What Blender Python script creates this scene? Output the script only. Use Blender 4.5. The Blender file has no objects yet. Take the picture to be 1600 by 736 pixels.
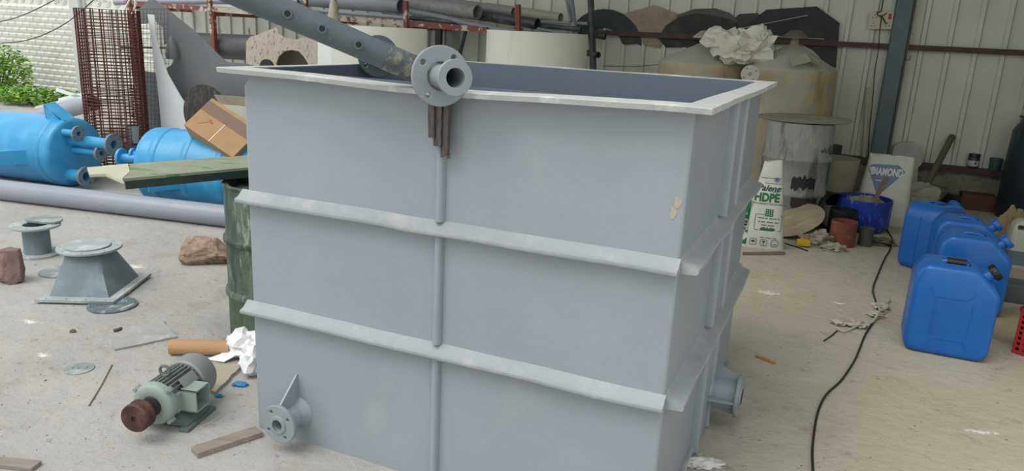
import bpy, bmesh, math, random
from math import sin, cos, pi, sqrt, atan2, radians
from mathutils import Vector, Matrix, noise
random.seed(7)
SC = bpy.context.scene
COL = SC.collection
# ---------------------------------------------------------------- camera
FPX, PITCH, ROLL, CH = 1192.76, .2628, .0497, 1.55
cp, sp, cr, sr = cos(PITCH), sin(PITCH), cos(ROLL), sin(ROLL)
FWD = Vector((0, cp, -sp)); _U = Vector((0, sp, cp)); _R = Vector((1, 0, 0))
RT = _R*cr + _U*sr; UP = -_R*sr + _U*cr
CAM = Vector((0, 0, CH))
cd = bpy.data.cameras.new('camera'); cam = bpy.data.objects.new('camera', cd); COL.objects.link(cam)
m3 = Matrix((RT, UP, -FWD)).transposed()
cam.matrix_world = Matrix.Translation(CAM) @ m3.to_4x4()
cd.sensor_width = 36; cd.lens = 36*FPX/1600; cd.clip_start = .05; cd.clip_end = 300
SC.camera = cam
YAW = -.4062
# survey helpers: turn a measured direction into a real point on the ground, at a height, or on a plane parallel to the shed wall
def ray(x, y): return FWD + RT*((x-800)/FPX) - UP*((y-368)/FPX)
def G(x, y, z=0.):
    r = ray(x, y); return CAM + r*((z-CH)/r.z)
W0 = G(1500, 318); WN = Vector((sin(YAW), -cos(YAW), 0)); WS = Vector((cos(YAW), sin(YAW), 0)); Z = Vector((0, 0, 1))
def V(x, y, d):
    r = ray(x, y); p0 = W0 + WN*d; return CAM + r*((p0-CAM).dot(WN)/r.dot(WN))
def Wp(s, d, z): return W0 + WS*s + WN*d + Z*z
def SD(p): q = p-W0; return q.dot(WS), q.dot(WN)
T0 = Vector((-.9578, 2.6817, 0)); TW, TD, TH = 1.56, 1.558, 1.38
def T(u, v, z): return T0 + WS*u - WN*v + Z*z
TM = Matrix.Translation(T0) @ Matrix.Rotation(YAW, 4, 'Z')
# ---------------------------------------------------------------- materials
def lin(c):
    if isinstance(c, str): c = tuple(int(c[i:i+2], 16)/255 for i in (0, 2, 4))
    return tuple((v/12.92 if v <= .04045 else ((v+.055)/1.055)**2.4) for v in c) + (1,)
MATS = {}
def mat(name, col, rough=.6, metal=0., var=.12, scale=6., bump=.15, bscale=60., spots=None, stretch=None, alpha=1., trans=0., spec=.5, spots2=None):
    if name in MATS: return MATS[name]
    m = bpy.data.materials.new(name); m.use_nodes = True; nt = m.node_tree; N = nt.nodes; L = nt.links
    b = N['Principled BSDF']; b.inputs['Roughness'].default_value = rough; b.inputs['Metallic'].default_value = metal
    b.inputs['Specular IOR Level'].default_value = spec
    tc = N.new('ShaderNodeTexCoord'); mp = N.new('ShaderNodeMapping'); L.new(tc.outputs['Object'], mp.inputs[0])
    if stretch: mp.inputs['Scale'].default_value = stretch
    c = lin(col)
    def nz(sc, det=5, ro=.6):
        n = N.new('ShaderNodeTexNoise'); n.inputs['Scale'].default_value = sc; n.inputs['Detail'].default_value = det
        n.inputs['Roughness'].default_value = ro; L.new(mp.outputs[0], n.inputs['Vector']); return n
    n1 = nz(scale); r = N.new('ShaderNodeValToRGB'); L.new(n1.outputs['Fac'], r.inputs[0])
    r.color_ramp.elements[0].position = .3; r.color_ramp.elements[1].position = .7
    r.color_ramp.elements[0].color = tuple(v*(1-var) for v in c[:3]) + (1,)
    r.color_ramp.elements[1].color = tuple(min(1, v*(1+var)) for v in c[:3]) + (1,)
    out = r.outputs[0]
    for S in (spots, spots2):
        if not S: continue
        sc_, lo, hi, cc = S[:4]
        n2 = nz(sc_, 8, .65)
        if len(S) > 4:
            mp2 = N.new('ShaderNodeMapping'); mp2.inputs['Scale'].default_value = S[4]; L.new(tc.outputs['Object'], mp2.inputs[0]); L.new(mp2.outputs[0], n2.inputs['Vector'])
        mr = N.new('ShaderNodeMapRange'); mr.inputs[1].default_value = lo; mr.inputs[2].default_value = hi; L.new(n2.outputs['Fac'], mr.inputs[0])
        mx = N.new('ShaderNodeMix'); mx.data_type = 'RGBA'; L.new(mr.outputs[0], mx.inputs[0]); L.new(out, mx.inputs[6]); mx.inputs[7].default_value = lin(cc)
        out = mx.outputs[2]
    L.new(out, b.inputs['Base Color'])
    if bump:
        n3 = nz(bscale, 6, .7); bp = N.new('ShaderNodeBump'); bp.inputs['Strength'].default_value = bump; bp.inputs['Distance'].default_value = .02
        L.new(n3.outputs['Fac'], bp.inputs['Height']); L.new(bp.outputs[0], b.inputs['Normal'])
    if trans: b.inputs['Transmission Weight'].default_value = trans
    if alpha < 1: b.inputs['Alpha'].default_value = alpha
    MATS[name] = m; return m
TANK = mat('tank_grey_gelcoat', '8F979D', .5, var=.05, scale=2.5, bump=.16, bscale=7, spots=(26, .69, .8, 'ABADAA'), spots2=(3, .6, .8, '9AA0A2', (1, 1, .5)))
RIB = mat('tank_rib_laminate', '969C9F', .6, var=.06, scale=5, bump=.25, bscale=14, spots=(9, .5, .72, 'ABADA9'))
RIM = mat('tank_rim_pale', 'ACAFAB', .75, var=.08, scale=7, bump=.3, bscale=20, spots=(10, .55, .75, 'D2D3CC', (1, 1, 1)), spots2=(14, .66, .76, '8B8F90'))  # rim is a paler, blotchier grey than the tank walls
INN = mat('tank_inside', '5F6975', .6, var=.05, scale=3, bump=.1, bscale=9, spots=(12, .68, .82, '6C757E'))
FLG = mat('flange_grey', '868E92', .5, var=.06, scale=9, bump=.12, bscale=30, spots=(20, .68, .75, 'B9C0C2'))
HDR = mat('header_pipe_grey', '525D62', .42, var=.14, scale=14, bump=.2, bscale=60, spots=(16, .62, .7, '7D8586'))
PVCG = mat('pvc_grey', '8D929C', .35, var=.05, scale=3, bump=.03, spots=(4, .6, .8, 'A3A5A8', (1, 1, 1)))
PVCD = mat('pvc_dusty_top', '8C8B86', .6, var=.12, scale=5, bump=.1, spots=(9, .5, .7, '6E7073'))
PVCM = mat('pvc_mid_grey', '7C8388', .45, var=.1, scale=5, bump=.05)
PVCK = mat('pvc_black', '33363A', .45, var=.2, scale=4, bump=.05, spots=(5, .55, .75, '6E7072'))
PVCL = mat('pvc_light', 'B2B2AA', .5, var=.08, scale=4, bump=.05)
BLUE = mat('blue_gelcoat', '3798C8', .36, var=.12, scale=2.2, bump=.12, bscale=9, spots=(5, .5, .8, '5FB0D8'), spots2=(1.6, .5, .75, '2A80BC'))
FDK = mat('flange_dark', '6F7E88', .5, var=.1, scale=12, bump=.1)
JERRY = mat('jerrycan_blue', '1560AE', .32, var=.1, scale=5, bump=.06, bscale=25, spots=(7, .58, .8, '2E72B8'))
BLK = mat('black_plastic', '18191B', .4, var=.2, bump=.05)
RUST = mat('rusty_steel', '67392E', .8, var=.3, scale=20, bump=.3, spots=(30, .55, .7, '4A2A25'))
RBEAM = mat('rack_red_oxide', '7E4638', .7, var=.2, scale=14, bump=.2, spots=(9, .54, .6, 'BDB5A4'), spots2=(20, .6, .7, '4C2C26'))
PURL = mat('purlin_oxide', '4E3934', .7, var=.2, scale=10, bump=.2, spots=(14, .6, .7, '3A2A28'))
PILL = mat('pillar_paint', '5E6E72', .6, var=.12, scale=10, bump=.15, spots=(7, .6, .68, '6F4C40'))
SHEET = mat('corrugated_steel', 'C6C8BA', .5, metal=.0, var=.05, scale=3, bump=.05, spots=(2.2, .5, .8, 'B6BBB0', (1, 1, .25)), spots2=(11, .7, .74, '77706A'))
SHEETL = mat('corrugated_steel_rusty', 'A6A8A0', .6, var=.12, scale=3, bump=.08, spots=(8, .6, .68, '85604C', (1, 1, .4)))
FENCE = mat('precast_concrete', 'DDDFD6', .85, var=.07, scale=3, bump=.25, bscale=30, spots=(4, .55, .8, 'C9CBBB'))
FPOST = mat('precast_post', 'C4C7C2', .8, var=.06, scale=4, bump=.15)
CREAM = mat('cream_frp', 'D6D6C8', .55, var=.04, scale=4, bump=.05, spots=(6, .6, .8, 'C6C2A2', (1, 1, .15)))
WHT = mat('white_and_lit_sheet', 'E4E8E6', .6, var=.03, bump=.04)  # white things, and the sheet painted as the cream shell's lit flank
MOTT = mat('mottled_resin', 'BBB09F', .8, var=.15, scale=30, bump=.35, spots=(26, .56, .66, '6E6254'), stretch=(1, 1, .6))
DKSH = mat('dark_grey_sheet', '6B7072', .6, var=.12, scale=2, bump=.08, spots=(3, .5, .75, '7F7C75'))
KDSC = mat('black_fibre_disc', '3A3733', .8, var=.3, scale=18, bump=.4, bscale=50, spots=(12, .5, .66, '5E5A50', (1, 6, 1)))
CARD = mat('cardboard', 'A5835F', .8, var=.08, scale=10, bump=.08)
CARDP = mat('cardboard_print', '7A6559', .8, var=.08, bump=.05)
GREEN = mat('green_drum', '506050', .5, var=.3, scale=10, bump=.5, bscale=30, spots=(14, .56, .66, '8F958A', (1.5, 1.5, .3)), spots2=(7, .5, .62, '2E4436', (1.5, 1.5, .35)))
PLG = mat('green_plank', '858B74', .6, var=.15, scale=8, bump=.3, spots=(3.2, .53, .6, '3E7A3A', (1, 3, 1)), spots2=(9, .62, .72, 'A9AB95'))
PLGD = mat('green_plank_edge', '24382F', .5, var=.3, scale=10, bump=.3)
PLC = mat('plank_cream_end', 'B9B79E', .7, var=.1, scale=10, bump=.3)
RED = mat('reducer_grey', '6B7A80', .55, var=.12, scale=5, bump=.15, bscale=30, spots=(5, .52, .75, '8D979A'))
REDT = mat('reducer_grey_dusty', '9BA3A4', .8, var=.1, scale=8, bump=.15, spots=(7, .5, .7, 'C3C6C2'))
DISCG = mat('dusty_disc', '868E8C', .8, var=.18, scale=12, bump=.2, spots=(9, .5, .65, 'A9ACA6'))
ROCK = mat('granite_rock', 'A08C78', .9, var=.3, scale=25, bump=.8, bscale=40, spots=(10, .55, .65, '6A5546'))
PAINTB = mat('blue_paint_splash', '3A5F70', .7, var=.3, scale=18, bump=.5)
MOTG = mat('motor_green', '8C9B91', .5, var=.08, scale=10, bump=.15, spots=(14, .66, .74, '6C736C'))
MOTD = mat('motor_fins_dusty', '7B817A', .6, var=.15, scale=14, bump=.15)
MOTC = mat('motor_cowl', '858B87', .5, var=.08, scale=9, bump=.1, spots=(9, .6, .75, '9B9E99'))
MOTF = mat('motor_foot', '5E6B68', .6, var=.15, scale=12, bump=.2)
PULL = mat('pulley_rust', '4A342E', .55, metal=.3, var=.3, scale=20, bump=.2, spots=(18, .52, .66, '6E4A3C'))
DARK = mat('dark_iron', '272524', .6, var=.3, scale=20, bump=.3)
WOOD = mat('weathered_wood', '8B8175', .85, var=.18, scale=8, bump=.3, stretch=(1, 8, 8), spots=(6, .6, .7, 'A9A294'))
WOODE = mat('plywood_edge', '655345', .85, var=.25, scale=30, bump=.3)
TUBE = mat('cardboard_tube', 'B58D66', .7, var=.08, scale=8, bump=.05)
PLAST = mat('white_plastic_film', 'E6E8E8', .35, var=.04, bump=.12, bscale=18, trans=.0)
FILMD = mat('dirty_film', 'B3AC98', .5, var=.1, bump=.1)
BLUEP = mat('blue_scrap', '2E7FAE', .5, var=.3, scale=40, bump=.3)
FRP = mat('frp_tank_wall', 'AC9F80', .5, var=.16, scale=4, bump=.1, spots=(3, .5, .72, '9BA293', (1, 1, .6)), spots2=(2.2, .56, .75, '7A6236', (1.4, 1.4, .35)))
FRPC = mat('frp_tank_cone', 'A6A79A', .55, var=.1, scale=5, bump=.1, spots=(5, .55, .75, '85806A'))
FRPN = mat('frp_neck', '9C8D6B', .5, var=.1, bump=.1)
DRUM = mat('old_drum', '8B8D85', .7, var=.12, scale=7, bump=.3, spots=(9, .55, .68, 'A2A296', (1.5, 1.5, .5)), spots2=(6, .54, .62, '5F625B', (1.6, 1.6, .3)))
DRUMB = mat('drum_black_smear', '24231F', .6, var=.3, bump=.2)
DISCT = mat('drum_top_disc', '8F8D80', .8, var=.15, scale=10, bump=.35, spots=(7, .52, .64, 'ABA897', (1, 5, 1)))
SACK = mat('white_sack', 'C9CABF', .7, var=.05, scale=12, bump=.35, bscale=24, spots=(7, .6, .8, 'AFAD9E'))
SACKP = mat('white_sack_print', '86958F', .7)
SGRN = mat('sack_green_ink', '1E6B3C', .7, var=.1, bump=.05)
SINK = mat('sack_black_ink', '3A3F3C', .7, var=.1, bump=.05)
SBLU = mat('sack_blue_ink', '71829A', .7, var=.08, bump=.1)
SNAV = mat('sack_navy_ink', '3C4A78', .7, var=.1, bump=.1)
TUBB = mat('tub_blue', '1A3CA0', .4, var=.2, scale=8, bump=.15, spots=(14, .56, .66, '8E9AA8', (2, 2, .35)))
CEM = mat('cement_fill', '8E8B7A', .9, var=.15, scale=14, bump=.6, bscale=30)
RPOT = mat('rust_red_pot', '7E4632', .8, var=.25, scale=18, bump=.4, spots=(16, .58, .7, '9B7460'))
GPOT = mat('grey_green_pot', '4B524A', .8, var=.2, bump=.2)
YEL = mat('yellow_plastic', 'C9A414', .4, var=.05, bump=.03)
BEI = mat('beige_vessel', '8E8570', .6, var=.1, scale=6, bump=.1)
RAGM = mat('dirty_rag', '9C9482', .9, var=.25, scale=20, bump=.6)
ROPE = mat('dark_fibre_rope', '716A62', .9, var=.35, scale=60, bump=.8, bscale=120, stretch=(3, 3, .4))
WJER = mat('white_jerrycan', 'B9B9AA', .45, var=.06, bump=.05)
LIQ = mat('jerrycan_liquid_level', '61747A', .4, var=.1, bump=.05)
NAVY = mat('navy_drum', '1C2A33', .4, var=.3, scale=5, bump=.1, spots=(9, .58, .7, '1E5C5C', (2, 2, .15)), spots2=(3, .5, .8, '232B2B'))
CABLE = mat('black_cable', '23221F', .6, var=.2, bump=0)
BRNB = mat('red_brown_box', '5C3A2C', .7, var=.15, bump=.1)
CRATE = mat('red_crate_plastic', 'A0222C', .5, var=.15, bump=.05)
OUTB = mat('socket_ivory', 'BFB79A', .5, var=.04, bump=.02)
DIRT = mat('debris_dirt', '6B6153', .95, var=.3, scale=40, bump=.6)
LEAF = mat('leaf_green', '6FA03C', .5, var=.35, scale=9, bump=.1, spots=(6, .52, .6, 'A8CF4C'))
STEM = mat('leaf_stem', '5A5236', .8)
CPVC = mat('cream_pvc', 'A9A68E', .5, var=.05, bump=.03)
CLEAR = mat('clear_bag', 'AEB0A6', .3, var=.1, bump=.2, bscale=20, alpha=.55)
PLST = mat('stained_plaster', '8A8878', .9, var=.18, scale=9, bump=.4, spots=(12, .54, .66, '5E5645'))
TEAL = mat('teal_plastic', '3A5E58', .5)
JARW = mat('jar_label', 'B9B9C4', .5)
FIB = mat('white_fibre', 'DADAD2', .7, var=.05, bump=.5, bscale=90)
# ---------------------------------------------------------------- mesh helpers
def tag(o, label, cat, group=None):
    o['label'] = label; o['category'] = cat
    if group: o['group'] = group
    return o
def root(name, label, cat, loc, rotz=0, group=None, M=None):
    o = bpy.data.objects.new(name, None); COL.objects.link(o); o.empty_display_size = .05
    o.matrix_basis = M if M is not None else Matrix.Translation(loc) @ Matrix.Rotation(rotz, 4, 'Z')
    return tag(o, label, cat, group)
def wm(o):
    m = o.matrix_basis.copy(); p = o.parent
    while p: m = p.matrix_basis @ m; p = p.parent
    return m
def link(name, me, m, parent=None, smooth=True, world=False, ang=40):
    """me is in the parent's coordinates, or in world coordinates if world=True; a parentless mesh gets its origin at its base."""
    o = bpy.data.objects.new(name, me); COL.objects.link(o)
    if m is not None and not me.materials: me.materials.append(m)
    if parent is None:
        xs = [v.co for v in me.vertices]
        if xs:
            c = Vector(((min(v.x for v in xs)+max(v.x for v in xs))/2, (min(v.y for v in xs)+max(v.y for v in xs))/2, min(v.z for v in xs)))
            me.transform(Matrix.Translation(-c)); o.location = c
    else:
        o.parent = parent
        if world: me.transform(wm(parent).inverted())
        else:
            pass
    if smooth:
        me.shade_smooth() if hasattr(me, 'shade_smooth') else None
        try: me.set_sharp_from_angle(angle=radians(ang))
        except Exception: pass
    return o
def obj(name, bm, m, parent=None, smooth=True, world=False, ang=40):
    me = bpy.data.meshes.new(name); bmesh.ops.recalc_face_normals(bm, faces=bm.faces[:]); bm.to_mesh(me); bm.free()
    return link(name, me, m, parent, smooth, world, ang)
def struct(o, ): o['kind'] = 'structure'; return o
def B(): return bmesh.new()
def frame(p, zdir, xdir=None):
    z = Vector(zdir).normalized(); x = Vector(xdir) if xdir else (Vector((0, 0, 1)) if abs(z.z) < .9 else Vector((1, 0, 0)))
    x = (x - z*x.dot(z)).normalized(); y = z.cross(x)
    return Matrix.Translation(Vector(p)) @ Matrix((x, y, z)).transposed().to_4x4()
def box(bm, lo, hi, M=None, bev=0):
    r = bmesh.ops.create_cube(bm, size=1)['verts']
    S = Matrix.Translation([(a+b)/2 for a, b in zip(lo, hi)]) @ Matrix.Diagonal([abs(b-a) for a, b in zip(lo, hi)] + [1])
    bmesh.ops.transform(bm, matrix=(M @ S) if M else S, verts=r)
    if bev:
        es = list({e for v in r for e in v.link_edges})
        bmesh.ops.bevel(bm, geom=es, offset=bev, segments=2, profile=.6, affect='EDGES')
def cyl(bm, p0, p1, r0, r1=None, n=24, caps=True):
    p0, p1 = Vector(p0), Vector(p1); r1 = r0 if r1 is None else r1
    M = frame(p0, p1-p0); L = (p1-p0).length; rings = []
    for h, r in ((0, r0), (L, r1)):
        rings.append([bm.verts.new(M @ Vector((r*cos(2*pi*i/n), r*sin(2*pi*i/n), h))) for i in range(n)])
    for i in range(n): bm.faces.new((rings[0][i], rings[0][(i+1) % n], rings[1][(i+1) % n], rings[1][i]))
    if caps: bm.faces.new(rings[0][::-1]); bm.faces.new(rings[1])
def lathe(bm, prof, M=None, n=40, a0=0, a1=2*pi, wob=0):
    M = M or Matrix(); full = abs(a1-a0-2*pi) < 1e-6; k = n if full else n+1; rings = []
    for (r, z) in prof:
        ring = []
        for i in range(k):
            a = a0+(a1-a0)*i/n; rr = r*(1+wob*noise.noise(Vector((cos(a)*2, sin(a)*2, z*4)))) if wob else r
            ring.append(bm.verts.new(M @ Vector((rr*cos(a), rr*sin(a), z))))
        rings.append(ring)
    for a, b in zip(rings, rings[1:]):
        for i in range(n):
            j = (i+1) % k; q = (a[i], a[j], b[j], b[i])
            try: bm.faces.new(q)
            except ValueError: pass
    bmesh.ops.remove_doubles(bm, verts=[v for r in rings for v in r], dist=1e-5)
def tubepipe(bm, p0, p1, ro, ri, n=28):
    L = (Vector(p1)-Vector(p0)).length
    lathe(bm, [(ri, 0), (ro, 0), (ro, L), (ri, L), (ri, 0)], frame(p0, Vector(p1)-Vector(p0)), n)
def sweep(bm, pts, r, n=8, caps=True):
    pts = [Vector(p) for p in pts]; rings = []; x = None
    rr = r if isinstance(r, (list, tuple)) else [r]*len(pts)
    for i, p in enumerate(pts):
        t = (pts[min(i+1, len(pts)-1)]-pts[max(i-1, 0)]).normalized()
        if x is None: x = Vector((0, 0, 1)) if abs(t.z) < .9 else Vector((1, 0, 0))
        x = (x-t*x.dot(t)).normalized(); y = t.cross(x)
        rings.append([bm.verts.new(p+(x*cos(2*pi*k/n)+y*sin(2*pi*k/n))*rr[i]) for k in range(n)])
    for a, b in zip(rings, rings[1:]):
        for k in range(n): bm.faces.new((a[k], a[(k+1) % n], b[(k+1) % n], b[k]))
    if caps: bm.faces.new(rings[0][::-1]); bm.faces.new(rings[-1])
def spl(pts, n=8):
    P = [Vector(p) for p in pts]; out = []
    for i in range(len(P)-1):
        a, b, c, d = P[max(i-1, 0)], P[i], P[i+1], P[min(i+2, len(P)-1)]
        for k in range(n):
            t = k/n; out.append(.5*((2*b)+(c-a)*t+(2*a-5*b+4*c-d)*t*t+(3*b-a-3*c+d)*t**3))
    out.append(P[-1]); return out
def circ(cx, cy, r, n=32, a0=0, a1=2*pi): return [(cx+r*cos(a0+(a1-a0)*i/n), cy+r*sin(a0+(a1-a0)*i/n)) for i in range(n if abs(a1-a0-2*pi) < 1e-6 else n+1)]
def plate(outs, th, M=None, bev=0.):
    """flat sheet with holes: outline first, then holes, as 2D polygons; filled and given real thickness th."""
    cu = bpy.data.curves.new('c', 'CURVE'); cu.dimensions = '2D'; cu.fill_mode = 'BOTH'; cu.extrude = max(th/2-bev, 1e-4); cu.bevel_depth = bev; cu.bevel_resolution = 1; cu.offset = -bev
    for o in outs:
        s = cu.splines.new('POLY'); s.points.add(len(o)-1); s.use_cyclic_u = True
        for p, q in zip(s.points, o): p.co = (q[0], q[1], 0, 1)
    ob = bpy.data.objects.new('c', cu); COL.objects.link(ob); bpy.context.view_layer.update()
    me = bpy.data.meshes.new_from_object(ob.evaluated_get(bpy.context.evaluated_depsgraph_get()))
    bpy.data.objects.remove(ob); bpy.data.curves.remove(cu)
    if M: me.transform(M)
    return me
def addmesh(bm, me): bm.from_mesh(me); bpy.data.meshes.remove(me)
def flange(bm, M, ro, ri, th, nb=4, rb=.012, pcd=None, a=.785, n=40):
    pcd = pcd or (ro+ri)/2+.1*(ro-ri)
    outs = [circ(0, 0, ro, n)]
    if ri: outs.append(circ(0, 0, ri, 28))
    for k in range(nb): outs.append(circ(pcd*cos(a+2*pi*k/nb), pcd*sin(a+2*pi*k/nb), rb, 10))
    addmesh(bm, plate(outs, th, M, min(.003, th*.2)))
def textmesh(s, size, th=.0008, shear=0, bold=0.):
    cu = bpy.data.curves.new('t', 'FONT'); cu.body = s; cu.size = size; cu.extrude = th/2; cu.align_x = 'CENTER'; cu.align_y = 'CENTER'; cu.shear = shear; cu.offset = bold; cu.resolution_u = 3
    ob = bpy.data.objects.new('t', cu); COL.objects.link(ob); bpy.context.view_layer.update()
    me = bpy.data.meshes.new_from_object(ob.evaluated_get(bpy.context.evaluated_depsgraph_get()))
    bpy.data.objects.remove(ob); bpy.data.curves.remove(cu); return me
def cut(o, cutbm):
    """cut a shape out of o for good (the cutter is deleted again)"""
    me = bpy.data.meshes.new('k'); bmesh.ops.recalc_face_normals(cutbm, faces=cutbm.faces[:]); cutbm.to_mesh(me); cutbm.free()
    k = bpy.data.objects.new('k', me); COL.objects.link(k); k.matrix_basis = wm(o)
    md = o.modifiers.new('b', 'BOOLEAN'); md.object = k; md.operation = 'DIFFERENCE'; md.solver = 'EXACT'
    bpy.context.view_layer.update()
    nm = bpy.data.meshes.new_from_object(o.evaluated_get(bpy.context.evaluated_depsgraph_get()))
    o.modifiers.clear(); o.data = nm; bpy.data.objects.remove(k)
    nm.shade_smooth(); nm.set_sharp_from_angle(angle=radians(35))
def crumple(bm, c, R, amp=.25, sub=4, seed=0, M=None, flat=None, ridged=True, jit=0):
    r = bmesh.ops.create_icosphere(bm, subdivisions=sub, radius=1)['verts']
    for v in r:
        d = v.co.normalized(); q = d*2.1+Vector((seed*7.3, seed, 0))
        k = 1+amp*noise.noise(q)*1.6
        if ridged: k += amp*(.5-abs(noise.noise(q*1.6)))*1.3+amp*.28*(.4-abs(noise.noise(q*3.4)))
        v.co = Vector((d.x*R[0]*k, d.y*R[1]*k, d.z*R[2]*k))
        if jit: v.co += Vector([random.uniform(-jit, jit) for _ in range(3)])
        if flat is not None and v.co.z < flat: v.co.z = flat
        if M: v.co = M @ v.co
        v.co += Vector(c)
def drape(me, body, off, cuts=0):
    """lay a flat print (x, y -> x, z) on the real front of a body"""
    from mathutils.bvhtree import BVHTree
    b = bmesh.new(); b.from_mesh(me)
    if cuts: bmesh.ops.triangulate(b, faces=b.faces[:]); bmesh.ops.subdivide_edges(b, edges=b.edges[:], cuts=cuts, use_grid_fill=True)
    t = BVHTree.FromPolygons([v.co for v in body.data.vertices], [p.vertices[:] for p in body.data.polygons])
    for v in b.verts:
        h = t.ray_cast(Vector((v.co.x, -2, v.co.y)), Vector((0, 1, 0)))[0]
        if h is None:
            h = t.find_nearest(Vector((v.co.x, -.2, v.co.y)))[0]
        v.co = Vector((v.co.x, h.y-off-v.co.z, v.co.y))
    b.to_mesh(me); b.free(); return me
def tri(px, f): return [f(*p) for p in px]
def poly_prism(bm, pts, off):
    """closed 3D polygon pushed along off (Vector) into a solid"""
    a = [bm.verts.new(Vector(p)) for p in pts]; b = [bm.verts.new(Vector(p)+off) for p in pts]; n = len(pts)
    bm.faces.new(a); bm.faces.new(b[::-1])
    for i in range(n): bm.faces.new((a[i], b[i], b[(i+1) % n], a[(i+1) % n]))
def wallsheet(px, d, lean=0):  # points below the row 222 stand on the ground
    """an outline surveyed on a plane parallel to the wall, returned as 2D outline + its frame"""
    return [((V(x, y, d)-Wp(0, d, 0)).dot(WS), V(x, y, d).z if y < 222 else 0.) for x, y in px]
def WF(d, tilt=0): # frame of a plane parallel to the wall: x along it, y up, z towards the yard
    return Matrix.Translation(Wp(0, d, 0)) @ Matrix((WS, Z, WN)).transposed().to_4x4()
def sheetobj(name, m, outs_px, d, th, label, cat, group=None, arcs=None, smooth=False):
    outs = [wallsheet(o, d) for o in outs_px]
    me = plate(outs, th, WF(d)); return tag(link(name, me, m, None, smooth), label, cat, group)
# ---------------------------------------------------------------- ground
def floor_mat():
    m = bpy.data.materials.new('yard_concrete'); m.use_nodes = True; nt = m.node_tree; N = nt.nodes; L = nt.links; b = N['Principled BSDF']
    b.inputs['Roughness'].default_value = .85; b.inputs['Specular IOR Level'].default_value = .3
    tc = N.new('ShaderNodeTexCoord')
    def nz(s, d=6, r=.6, vec=None):
        n = N.new('ShaderNodeTexNoise'); n.inputs['Scale'].default_value = s; n.inputs['Detail'].default_value = d; n.inputs['Roughness'].default_value = r
        L.new(vec or tc.outputs['Object'], n.inputs['Vector']); return n.outputs['Fac']
    def mr(f, lo, hi, a=0, bb=1):
        n = N.new('ShaderNodeMapRange'); L.new(f, n.inputs[0])
        for i, v in enumerate((lo, hi, a, bb)): n.inputs[i+1].default_value = v
        return n.outputs[0]
    def mix(f, a, c):
        n = N.new('ShaderNodeMix'); n.data_type = 'RGBA'; L.new(f, n.inputs[0])
        if isinstance(a, str): n.inputs[6].default_value = lin(a)
        else: L.new(a, n.inputs[6])
        n.inputs[7].default_value = lin(c); return n.outputs[2]
    c = mix(mr(nz(1.1, 8, .65), .35, .65), 'B1AEA9', 'A4A19B')
    sx = N.new('ShaderNodeSeparateXYZ'); L.new(tc.outputs['Object'], sx.inputs[0])
    ad = N.new('ShaderNodeMath'); ad.operation = 'MULTIPLY_ADD'; L.new(nz(.8), ad.inputs[0]); ad.inputs[1].default_value = 1.4; L.new(sx.outputs[0], ad.inputs[2])
    c = mix(mr(ad.outputs[0], .9, 2.2, 0, .8), c, 'B8AF98')          # floor turns tan towards the right
    c = mix(mr(nz(3.2, 9, .7), .52, .72, 0, .55), c, 'B9B5AC')
    c = mix(mr(nz(2.1, 9, .72), .56, .72, 0, .45), c, '847C70')
    mp = N.new('ShaderNodeMapping'); mp.inputs['Scale'].default_value = (1, 1.6, 1); mp.inputs['Rotation'].default_value = (0, 0, .5); L.new(tc.outputs['Object'], mp.inputs[0])
    c = mix(mr(nz(14, 9, .7), .6, .7, 0, .35), c, '756C5F')
    c = mix(mr(nz(90, 3, .6), .66, .74, 0, .7), c, '6A6358'); c = mix(mr(nz(7, 10, .8), .57, .66, 0, .4), c, '857E73'); c = mix(mr(nz(34, 6, .8), .6, .7, 0, .5), c, 'C2BEB5')
    c = mix(mr(nz(1.7, 10, .78, mp.outputs[0]), .665, .72, 0, .9), c, 'DDDAD2')
    L.new(c, b.inputs['Base Color'])
    bp = N.new('ShaderNodeBump'); bp.inputs['Strength'].default_value = .6; bp.inputs['Distance'].default_value = .02
    L.new(nz(22, 10, .75), bp.inputs['Height'])
    bp2 = N.new('ShaderNodeBump'); bp2.inputs['Strength'].default_value = .45; bp2.inputs['Distance'].default_value = .05
    L.new(nz(5, 4, .6), bp2.inputs['Height']); L.new(bp.outputs[0], bp2.inputs['Normal']); L.new(bp2.outputs[0], b.inputs['Normal'])
    return m
bm = B()
bmesh.ops.create_grid(bm, x_segments=2, y_segments=2, size=22)
bmesh.ops.translate(bm, verts=bm.verts, vec=(0, 8, 0))
bmesh.ops.solidify(bm, geom=bm.faces[:], thickness=.1)
o = obj('floor', bm, floor_mat(), smooth=False); o.location.z = -.1; struct(o)
zmax = max(v.co.z for v in o.data.vertices); o.location.z = -zmax
# ---------------------------------------------------------------- walls
SL = SD(V(236, 60, 0))[0]; SR = 1.9; RIBP = .245
def corrug(s0, s1, z0, z1, thick=.012):
    prof = []; s = s0
    while s < s1:
        prof += [(s, 0), (s+.17, 0), (s+.182, .028), (s+.218, .028), (s+.23, 0)]; s += RIBP
    b = B(); 
    rows = []
    for d in (0, -thick):
        rows.append([[b.verts.new(Wp(ss, dd+d, z)) for z in (z0, z1)] for ss, dd in prof])
    for R in rows:
        for i in range(len(R)-1): b.faces.new((R[i][0], R[i+1][0], R[i+1][1], R[i][1]))
    for k in (0, 1):
        for i in range(len(prof)-1): b.faces.new((rows[0][i][k], rows[0][i+1][k], rows[1][i+1][k], rows[1][i][k]))
    return b
SM = SD(V(700, 50, 0))[0]
struct(obj('wall_back', corrug(SM, SR, .33, 3.7), SHEET, smooth=False))
struct(obj('wall_back_left', corrug(SL, SM, .05, 3.7), SHEETL, smooth=False))
bm = B(); box(bm, (0, 0, 0), (1, 1, 1), Matrix.Identity(4)); bm.free()
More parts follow.
